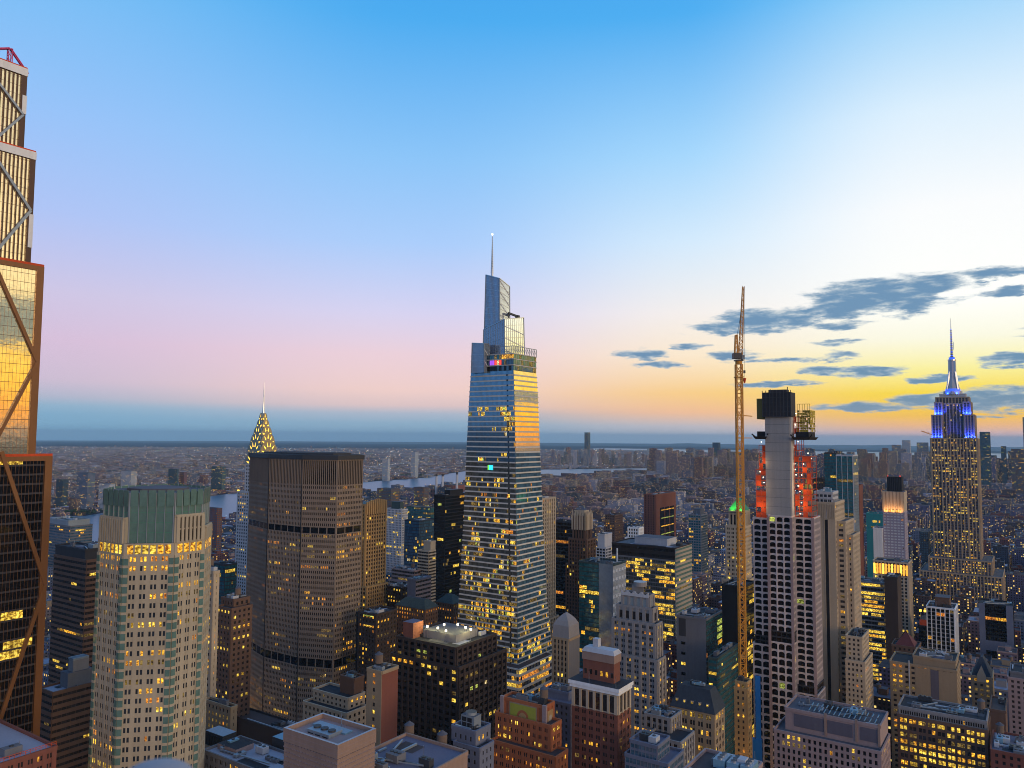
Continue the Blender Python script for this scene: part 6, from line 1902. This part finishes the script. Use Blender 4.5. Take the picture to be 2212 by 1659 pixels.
# ------------------------------------------------------------------ the rest of the city
def city_material():
    m, t, p = new_mat('city_wall')
    at_ = t.n('ShaderNodeAttribute', attribute_name='bcol')
    uv = t.n('ShaderNodeUVMap', uv_map='UVMap').outputs[0]
    u, v, _ = t.sep(uv)
    su, sv = t.m('DIVIDE', u, 3.3), t.m('DIVIDE', v, 3.5)
    fu, fv = t.m('FRACT', su), t.m('FRACT', sv)
    mk = t.m('MULTIPLY', t.m('MULTIPLY', t.m('GREATER_THAN', fu, .28), t.m('LESS_THAN', fu, .74)), t.m('MULTIPLY', t.m('GREATER_THAN', fv, .3), t.m('LESS_THAN', fv, .78)))
    wn = t.n('ShaderNodeTexWhiteNoise')
    t.put(wn.inputs['Vector'], t.xyz(t.m('FLOOR', su), t.m('FLOOR', sv)))
    g = t.n('ShaderNodeNewGeometry').outputs['Position']
    litv = t.m('MULTIPLY', mk, t.m('GREATER_THAN', wn.outputs[0], .84))
    var = t.m('ADD', .75, t.m('MULTIPLY', t.noise(g, .12, 3), .5))
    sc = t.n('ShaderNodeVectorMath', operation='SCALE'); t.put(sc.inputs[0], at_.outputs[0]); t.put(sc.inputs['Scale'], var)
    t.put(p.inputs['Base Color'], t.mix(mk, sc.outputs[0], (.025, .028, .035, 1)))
    t.put(p.inputs['Roughness'], t.m('SUBTRACT', .85, t.m('MULTIPLY', mk, .6)))
    t.put(p.inputs['Emission Color'], t.mix(wn.outputs[1], (1, .42, .03, 1), (1, .8, .25, 1)))
    t.put(p.inputs['Emission Strength'], t.m('MULTIPLY', litv, 1.05))
    m.cycles.emission_sampling = 'NONE'
    m, t, p = new_mat('city_roof')
    at_ = t.n('ShaderNodeAttribute', attribute_name='bcol')
    g = t.n('ShaderNodeNewGeometry').outputs['Position']
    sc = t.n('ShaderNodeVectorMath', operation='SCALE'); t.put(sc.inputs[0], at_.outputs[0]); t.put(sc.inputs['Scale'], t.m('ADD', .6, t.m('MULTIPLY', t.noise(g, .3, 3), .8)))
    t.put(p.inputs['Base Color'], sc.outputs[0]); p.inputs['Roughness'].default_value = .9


city_material()
QC = random.Random(21)
PALETTE = [('brown', (0.088, 0.055, 0.062)), ('red brick', (0.110, 0.045, 0.055)), ('tan', (0.176, 0.145, 0.150)), ('grey', (0.101, 0.122, 0.189)), ('pale stone', (0.264, 0.275, 0.364)), ('pinkish', (0.158, 0.110, 0.143)), ('dark glass', (0.026, 0.042, 0.081)), ('mauve', (0.088, 0.082, 0.163))]  # wall colours shifted towards blue, painting distance haze into them
ROOFC = [(.03, .032, .042), (.05, .05, .064), (.10, .105, .14), (.26, .27, .34), (.05, .038, .045)]  # roof colours carry the same painted blue haze


class CityMesh:
    def __init__(s):
        s.v = []; s.f = []; s.m = []; s.uv = []; s.c = []

    def box(s, x, y, w, d, rot, z0, z1, col, rcol, off):
        c, sn = cos(rot), sin(rot)
        P = [(x + a * c - b_ * sn, y + a * sn + b_ * c) for a, b_ in ((-w / 2, -d / 2), (w / 2, -d / 2), (w / 2, d / 2), (-w / 2, d / 2))]
        for i in range(4):
            a, b_ = P[i], P[(i + 1) % 4]; k = len(s.v); L = w if i % 2 == 0 else d
            s.v += [(a[0], a[1], z0), (b_[0], b_[1], z0), (b_[0], b_[1], z1), (a[0], a[1], z1)]
            s.f.append((k, k + 1, k + 2, k + 3)); s.m.append(0); o = off * 330 + i * 99
            s.uv += [(o, z0), (o + L, z0), (o + L, z1), (o, z1)]; s.c.append((*col, 1))
        k = len(s.v); s.v += [(p[0], p[1], z1) for p in P]; s.f.append((k, k + 1, k + 2, k + 3)); s.m.append(1)
        s.uv += [(0, 0)] * 4; s.c.append((*rcol, 1))

    def build(s, name):
        me = bpy.data.meshes.new(name)
        me.from_pydata(s.v, [], s.f)
        me.materials.append(MATS['city_wall']); me.materials.append(MATS['city_roof'])
        me.polygons.foreach_set('material_index', s.m)
        l = me.uv_layers.new(name='UVMap'); l.data.foreach_set('uv', [q for p in s.uv for q in p])
        a = me.attributes.new('bcol', 'FLOAT_COLOR', 'FACE'); a.data.foreach_set('color', [q for p in s.c for q in p])
        o = bpy.data.objects.new(name, me); C.objects.link(o)
        return o


def free(u0, u1, v0, v1, pad=2.0):
    for r in RECTS:
        if u0 < r[1] + pad and u1 > r[0] - pad and v0 < r[3] + pad and v1 > r[2] - pad: return False
    return True


LOTS = []      # (x, y, w, d, rot, z, colour index, roof, off)


def region(x, y):
    """neighbourhoods differ in their usual brick and stone"""
    from mathutils import noise
    k = noise.noise(Vector((x / 420, y / 520, 1.7))) * .9 + noise.noise(Vector((x / 150, y / 170, 5.1))) * .5 + QC.uniform(-.28, .28)
    order = (6, 7, 1, 0, 5, 2, 3, 4)
    return order[max(0, min(7, int((k + .62) / 1.24 * 8)))]


def lots():
    # the island: blocks along the avenues
    for iu in range(-9, 14):
        for iv in range(3, 72):
            bu, bv = iu * 245 + 18, iv * 80 + 6
            cx, cy = ungrid(bu + 110, bv + 31)
            if cy < 330 or abs(cx / cy) > 1.2: continue
            far_ = cy > 1900
            n = 4 if far_ else 8
            for k in range(n):
                for j in range(2):
                    w = 212 / n * QC.uniform(.82, .98); d = QC.uniform(24, 30)
                    uc = bu + (k + .5) * 212 / n; vc = bv + 16 + j * 31
                    x, y = ungrid(uc, vc)
                    if y < 330 or abs(x / y) > (.76 if y > 1800 else 1.05): continue
                    if inside(RIVER, x, y) or inside(BAY, x, y): continue
                    # beyond the river the street grid is another
                    if x < 0 and y > 1400 + (x + 900) * 1.5 and y > 2100: pass
                    if not free(uc - w / 2, uc + w / 2, vc - d / 2, vc + d / 2): continue
                    if east_side(x, y): continue
                    if x / y < -.22 and y > 1250: h = QC.uniform(11, 20 if y > 1450 else 30)
                    elif y < 620: h = QC.uniform(16, 46)
                    elif y < 1000: h = QC.uniform(22, 62)
                    elif y < 1500: h = QC.choice((16, 20, 26, 34, 44, 55, 70)) * QC.uniform(.85, 1.15)
                    elif y < 3200: h = QC.choice((14, 15, 17, 18, 20, 24, 30, 40, 55)) * QC.uniform(.85, 1.15)
                    elif x > 900 and y > 4200: h = QC.choice((25, 30, 45, 60, 90, 130, 170)) * QC.uniform(.8, 1.15)
                    else: h = QC.choice((13, 15, 16, 18, 20, 22, 45, 58)) * QC.uniform(.9, 1.1)
                    LOTS.append((x, y, w, d, radians(TH), h, region(x, y), QC.randrange(5), len(LOTS) % 977))
    # slab and cross-shaped housing estates in clusters of one brick
    for px, Y, n, ci, h0, sp in ((1300, 3900, 9, 2, 42, 60), (1350, 4700, 10, 2, 48, 60), (1230, 3400, 8, 1, 40, 60), (1420, 3600, 9, 0, 38, 70), (1520, 4300, 10, 1, 45, 70), (1480, 3000, 8, 0, 36, 60), (1700, 3600, 8, 1, 42, 60),
                                (1210, 2700, 10, 1, 40, 50), (1250, 2300, 8, 0, 38, 45), (830, 2300, 6, 0, 60, 40), (1600, 5200, 9, 5, 50, 90), (1380, 5600, 10, 7, 50, 90), (2180, 3200, 6, 1, 40, 60), (1900, 3500, 8, 6, 60, 80), (1840, 4600, 9, 3, 90, 90), (1660, 4700, 8, 3, 60, 80)):
        x0, y0 = gp(px, Y)
        for i in range(n):
            x, y = x0 + QC.gauss(0, sp), y0 + QC.gauss(0, sp * 1.6); u, v = grid((x, y))
            if inside(RIVER, x, y) or not free(u - 16, u + 16, v - 12, v + 12): continue
            LOTS.append((x, y, QC.uniform(24, 44), QC.uniform(14, 20), radians(TH) + QC.choice((0, 0, pi / 2)), h0 * QC.uniform(.75, 1.2), ci, QC.randrange(5), len(LOTS) % 977))
    # beyond the river
    y = 2300
    while y < 15500:
        step = 46 if y < 4500 else (70 if y < 8000 else 120)
        x = -y * .72
        while x < y * .5:
            xx, yy = x + QC.uniform(-.3, .3) * step, y + QC.uniform(-.3, .3) * step
            x += step * QC.uniform(.9, 1.3)
            if not east_side(xx, yy) or inside(RIVER, xx, yy) or inside(BAY, xx, yy): continue
            if QC.random() < .2: continue
            u, v = grid((xx, yy))
            if not free(u - 30, u + 30, v - 30, v + 30, 0): continue
            h = QC.choice((8, 9, 10, 11, 12, 14, 16)); w = step * QC.uniform(.5, .85); d = step * QC.uniform(.4, .8)
            r = QC.random(); px = proj((xx, yy, 0))[0]
            if r < .03: h = QC.uniform(22, 55); w, d = QC.uniform(16, 34), QC.uniform(14, 26)
            if 1180 < px < 1480 and 6200 < yy < 9000 and QC.random() < .16: h = QC.uniform(45, 150); w, d = QC.uniform(22, 40), QC.uniform(22, 34)
            if px < 520 and yy < 3100 and QC.random() < .05: h = QC.uniform(40, 90); w, d = 24, 22
            LOTS.append((xx, yy, w, d, QC.choice((-.3, -.3, .2, .5)), h, region(xx, yy), QC.randrange(5), len(LOTS) % 977))
        y += step * .95


def east_side(x, y):
    """true beyond the east bank of the river"""
    far_bank = RIVER[0:13]
    px = proj((x, y, 0))[0]
    if px > 1790: return False
    for (x1, y1), (x2, y2) in zip(far_bank[:-1], far_bank[1:]):
        a, b_ = x1 / y1, x2 / y2
        if a <= x / y <= b_:
            k = (x / y - a) / (b_ - a)
            return y > y1 + (y2 - y1) * k
    return x / y < far_bank[0][0] / far_bank[0][1] and y > 2000


lots()


def rank_lots():
    """visible size of each generic building, front to back on a coarse picture grid"""
    import numpy as np
    G = 4.0
    W_, H_ = int(2212 / G), int(1659 / G)
    buf = np.zeros((H_, W_), bool)
    items = []
    for r in RECTS:
        pass
    for i, (x, y, w, d, rot, h, *_) in enumerate(LOTS):
        items.append((y, i))
    items.sort()
    res = [0] * len(LOTS)
    for y, i in items:
        x, y, w, d, rot, h, *_ = LOTS[i]
        a = proj((x, y, h)); e = proj((x, y, 0)); hw = (w * .41 + d * .28) * F_ / y
        x0, x1 = int((a[0] - hw) / G), int((a[0] + hw) / G) + 1; y0, y1 = int(a[1] / G), int(e[1] / G) + 1
        x0, x1, y0, y1 = max(x0, 0), min(x1, W_), max(y0, 0), min(y1, H_)
        if x0 >= x1 or y0 >= y1: continue
        s = buf[y0:y1, x0:x1]; res[i] = int((~s).sum()); s[:] = True
    return res, buf


def hero_mask(buf_cb):
    pass


def city():
    import numpy as np
    dg = bpy.context.evaluated_depsgraph_get()
    org = Vector((0, 0, CAMZ))
    # which generic buildings show in front of the landmark towers: look at their top edge and middle
    score = []
    hz = bpy.data.objects['haze']; hz.hide_viewport = True
    bpy.context.view_layer.update(); dg = bpy.context.evaluated_depsgraph_get()
    res, _ = rank_lots()
    for i, (x, y, w, d, rot, h, *_) in enumerate(LOTS):
        if res[i] <= 0: continue
        px, py = proj((x, y, h))
        if not (0 < px < 2212 and py < 1659): continue
        seen = 0
        for k in (-.35, 0, .35):
            P = Vector((x + k * w, y - d * .3, h * .92)); dv = P - org
            hit = SC.ray_cast(dg, org, dv.normalized(), distance=dv.length - 30)
            seen += 0 if hit[0] else 1
        if seen: score.append((res[i] * seen, i))
    hz.hide_viewport = False
    score.sort(reverse=True)
    solo = [i for s, i in score[:300]]
    ss = set(solo)
    rest = CityMesh()
    for i, (x, y, w, d, rot, h, ci, rc, off) in enumerate(LOTS):
        if i in ss: continue
        z = -drop(x, y)
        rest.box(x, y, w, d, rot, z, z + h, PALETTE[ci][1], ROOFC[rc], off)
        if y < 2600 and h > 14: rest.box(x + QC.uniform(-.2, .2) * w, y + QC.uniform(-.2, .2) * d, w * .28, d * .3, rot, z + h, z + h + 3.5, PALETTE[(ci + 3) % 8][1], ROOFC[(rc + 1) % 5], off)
    o = rest.build('city_blocks'); o['kind'] = 'stuff'
    for i in solo:
        x, y, w, d, rot, h, ci, rc, off = LOTS[i]
        px, py = proj((x, y, h * .8))
        tier = h > 34 and QC.random() < .5
        m = CityMesh()
        B0 = bpy.data.objects.new('building', None); C.objects.link(B0)
        B0.location = (x, y, -drop(x, y)); B0.rotation_euler = (0, 0, rot)
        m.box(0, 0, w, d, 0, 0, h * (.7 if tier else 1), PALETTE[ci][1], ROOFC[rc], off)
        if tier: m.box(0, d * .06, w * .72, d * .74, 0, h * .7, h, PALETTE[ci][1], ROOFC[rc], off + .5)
        ob = m.build('wall'); ob.parent = B0
        R = MB(); s = .34 if tier else .48
        rw, rd = w * s, d * s
        wm = ('brown', 'brickred', 'tan', 'greystone', 'limestone', 'rose', 'charcoal', 'purplegrey')[ci]
        e = .4; ww, dd = (w * .72, d * .74) if tier else (w, d); oy = d * .06 if tier else 0
        for q, (x0, x1, y0, y1) in enumerate(((-ww / 2 - .15, ww / 2 + .15, oy - dd / 2 - .15, oy - dd / 2 + e), (-ww / 2 - .15, ww / 2 + .15, oy + dd / 2 - e, oy + dd / 2 + .15), (-ww / 2 - .15, -ww / 2 + e, oy - dd / 2 + e + .01, oy + dd / 2 - e - .01), (ww / 2 - e, ww / 2 + .15, oy - dd / 2 + e + .01, oy + dd / 2 - e - .01))):
            R.box(x0, x1, y0, y1, h - .3, h + 1.1, wm, 'roof_grey', True)
        R.build('parapet', B0)
        R = MB(); ox, oy2 = QC.uniform(-.2, .2) * w * s, oy + QC.uniform(-.15, .15) * d * s
        R.box(ox - rw * .3, ox + rw * .3, oy2 - rd * .3, oy2 + rd * .3, h, h + QC.uniform(3, 5), wm, 'roof_grey'); R.build('bulkhead', B0)
        if y < 1500:
            for k in range(QC.randrange(1, 4)):
                ax, ay = QC.uniform(-.38, .38) * ww, oy + QC.uniform(-.38, .38) * dd; c_ = QC.choice(('metal_grey', 'metal_blue', 'palegrey', 'metal_dark'))
                R = MB(); R.box(ax - 1.3, ax + 1.3, ay - 1, ay + 1, h, h + QC.uniform(1.2, 2.2), c_); R.cyl(ax, ay, .7, h + 2.2, h + 2.5, 'metal_dark', 8); R.build('rooftop_unit', B0)
            if QC.random() < .3: watertank(B0, QC.uniform(-.25, .25) * ww, oy + QC.uniform(-.25, .25) * dd, h, 1.8, 3.6)
        hs = 'low' if h < 24 else ('mid-rise' if h < 48 else 'tall')
        near = min(OBJ.values(), key=lambda q: (proj(q.o.location + Vector((0, 0, 60)))[0] - px) ** 2 + ((q.o.location - B0.location).length * .6) ** 2)
        nm = near.o['label']
        for w_ in (' with ', ' behind ', ' beside ', ' right beside ', ' left of ', ' right of ', ' at the ', ' in front ', ' on the ', ' just ', ' standing ', ' between ', ' of ', ' cut ', ' under ', ' across ', ' and ', ' below ', ' that ', ' held ', ' against ', ', ', ' across '):
            nm = nm.split(w_)[0]
        side = 'left of' if proj(near.o.location + Vector((0, 0, 60)))[0] > px else 'right of'
        dep = 'beyond and ' if B0.location.y > near.o.location.y + 40 else ('in front of and ' if B0.location.y < near.o.location.y - 40 else 'beside and ')
        B0['label'] = ' '.join(('%s %s building %s%s the %s' % (hs, PALETTE[ci][0], dep, side, nm)).split()[:16])
        B0['category'] = 'building'
        B0['group'] = 'ordinary city buildings ' + ('near the landmark towers' if y < 1500 else 'farther out')


city()


def lights():
    """street and house lights as small lamps low among the buildings"""
    M = MB(); q = random.Random(9)
    for i in range(13000):
        y = 900 * (17 ** q.random()); px = q.uniform(-30, 2240)
        x, _ = gp(px, y)
        if i % 2 and px > 900 and y < 5200:
            u, v = grid((x, y))
            if i % 4 == 1: u = round((u - 4) / 245) * 245 + 4 + q.uniform(-7, 7)
            else: v = round((v + 3) / 80) * 80 - 3 + q.uniform(-3, 3)
            x, y = ungrid(u, v)
            if y < 600: continue
        if inside(RIVER, x, y) or inside(BAY, x, y): continue
        z = q.uniform(5, 26) - drop(x, y)
        if i < len(GLOW): x, y = gp(*GLOW[i][:2]); z = 9.2
        r = q.uniform(.22, .62) * (y / 2000) ** .97
        mt = q.choice(('lamp_warm', 'lamp_warm', 'lamp_yellow', 'lamp_white', 'lamp_cool'))
        if q.random() < .012: mt = q.choice(('glow_red', 'glow_green')); r *= 1.4
        top, bot = (x, y, z + r), (x, y, z - r)
        ring = [(x + r, y, z), (x, y + r, z), (x - r, y, z), (x, y - r, z)]
        for k in range(4):
            M.face([ring[k], ring[(k + 1) % 4], top], mt); M.face([ring[(k + 1) % 4], ring[k], bot], mt)
    M.build('street_lights', kind='stuff')


GLOW = ((205, 352, 1.3), (250, 330, 1.6), (440, 372, 1.6), (420, 345, 1.3), (455, 440, 1), (560, 480, .7), (470, 640, 1), (790, 520, 1), (850, 600, 1), (1185, 560, 1), (1230, 620, .8), (1500, 520, .9), (1580, 470, 1.2), (1640, 470, 1),
                                   (1890, 520, 1), (1925, 640, 1), (2060, 700, 1), (2150, 640, 1), (1440, 640, 1), (880, 740, 1), (1010, 560, 1), (120, 470, .8), (700, 520, .7), (1960, 800, 1), (1530, 760, 1), (1300, 900, 1))


def street_glow():
    for i, (px, Y, e) in enumerate(GLOW):
        x, y = gp(px, Y)
        l = bpy.data.lights.new('street_lamp_light', 'POINT'); l.energy = 26000 * e; l.color = (1, .62, .16); l.shadow_soft_size = 1.5
        o = bpy.data.objects.new('street_lamp_light', l); C.objects.link(o); o.location = (x, y, 10.4)


street_glow()
emit('lamp_warm', (1, .5, .16, 1), 3.2); emit('lamp_yellow', (1, .75, .25, 1), 3.6); emit('lamp_white', (1, .95, .85, 1), 4.0); emit('lamp_cool', (.65, .9, 1, 1), 3.2)
lights()


def parks():
    """tree masses seen as dark green patches between the blocks"""
    M = MB(); q = random.Random(4)
    for px, Y, n, sx, sy in ((1335, 4550, 260, 190, 40), (1400, 4300, 200, 160, 40), (1290, 5600, 140, 120, 60), (180, 2480, 160, 160, 20), (300, 3100, 120, 70, 40), (410, 2900, 120, 60, 60), (905, 4950, 160, 120, 40), (2190, 2300, 90, 40, 60), (1330, 7800, 160, 300, 60)):
        x0, y0 = gp(px, Y)
        for i in range(n):
            x, y = x0 + q.gauss(0, sx * .5), y0 + q.gauss(0, sy); h = q.uniform(9, 17)
            if inside(RIVER, x, y): continue
            r = q.uniform(4, 7); z = -drop(x, y)
            for k in range(9):
                th, ph = q.uniform(0, 2 * pi), q.uniform(-.4, 1.4)
                c = Vector((x + r * .7 * cos(th) * cos(ph), y + r * .7 * sin(th) * cos(ph), z + h - r + r * .8 * sin(ph)))
                e1 = Vector((q.gauss(0, 1), q.gauss(0, 1), q.gauss(0, .6))).normalized() * r * .5; e2 = e1.cross(Vector((q.gauss(0, 1), q.gauss(0, 1), q.gauss(0, 1)))).normalized() * r * .5
                M.face([tuple(c - e1), tuple(c + e2), tuple(c + e1), tuple(c - e2)], 'leaf')
    M.build('woodland', kind='stuff')


parks()


def viewer():
    """rounded grey cap of a coin viewer on the deck just below the camera, out of focus"""
    p = at(337, 1648, 2.2)
    D = MB(); D.box(-6, 6, -8, 2.75, 252, CAMZ - 1.62, 'concrete'); D.build('observation_deck', kind='structure')
    o = bpy.data.objects.new('coin_viewer', None); C.objects.link(o); o.location = (p.x, p.y, CAMZ - 1.62)
    o['label'] = 'blurred rounded grey cap of a viewing machine at the very bottom edge'; o['category'] = 'viewing machine'
    top = p.z - (CAMZ - 1.62); r = .112
    M = MB(); n = 28
    prof = [(0.001, 0)] + [(r * sin(a * pi / 16), -r * .62 * (1 - cos(a * pi / 16))) for a in range(1, 9)] + [(r * 1.0, -.22), (r * .6, -.3)]
    for (r0, z0), (r1, z1) in zip(prof[:-1], prof[1:]):
        for k in range(n):
            a, b_ = 2 * pi * k / n, 2 * pi * (k + 1) / n
            M.face([(r1 * cos(a), r1 * sin(a), top + z1), (r1 * cos(b_), r1 * sin(b_), top + z1), (r0 * cos(b_), r0 * sin(b_), top + z0), (r0 * cos(a), r0 * sin(a), top + z0)], 'viewer_grey')
    h = M.build('head', o)
    for pl in h.data.polygons: pl.use_smooth = True
    M = MB(); M.cyl(0, 0, .055, 0, top - .28, 'metal_grey', 16); M.cyl(0, 0, .15, 0, .03, 'metal_grey', 20); M.build('pedestal', o)
    M = MB(); M.cyl(.045, .1, .03, top - .2, top - .14, 'metal_dark', 12); M.build('eyepiece', o)


wall('viewer_grey', (.30, .29, .31), rough=.5, var=.08, grime=False)
viewer()


def far_crane():
    a, c, e = at(2022, 941, 2600), at(1990, 931, 2600), at(2010, 938, 2600)
    o = bpy.data.objects.new('tower_crane', None); C.objects.link(o); o.location = (a.x, a.y, 0)
    o['label'] = 'small distant crane whose jib pokes out left of the limestone landmark'; o['category'] = 'crane'
    m = MB(); m.bar((0, 0, 0), (0, 0, a.z), 1.4, 'metal_dark'); m.build('mast', o)
    m = MB(); m.bar((0, 0, a.z - 2), (c.x - a.x, 0, c.z), 1.1, 'crane_yellow'); m.bar((0, 0, a.z + 4), (c.x - a.x, 0, c.z + .6), .4, 'crane_yellow'); m.build('jib', o)


far_crane()
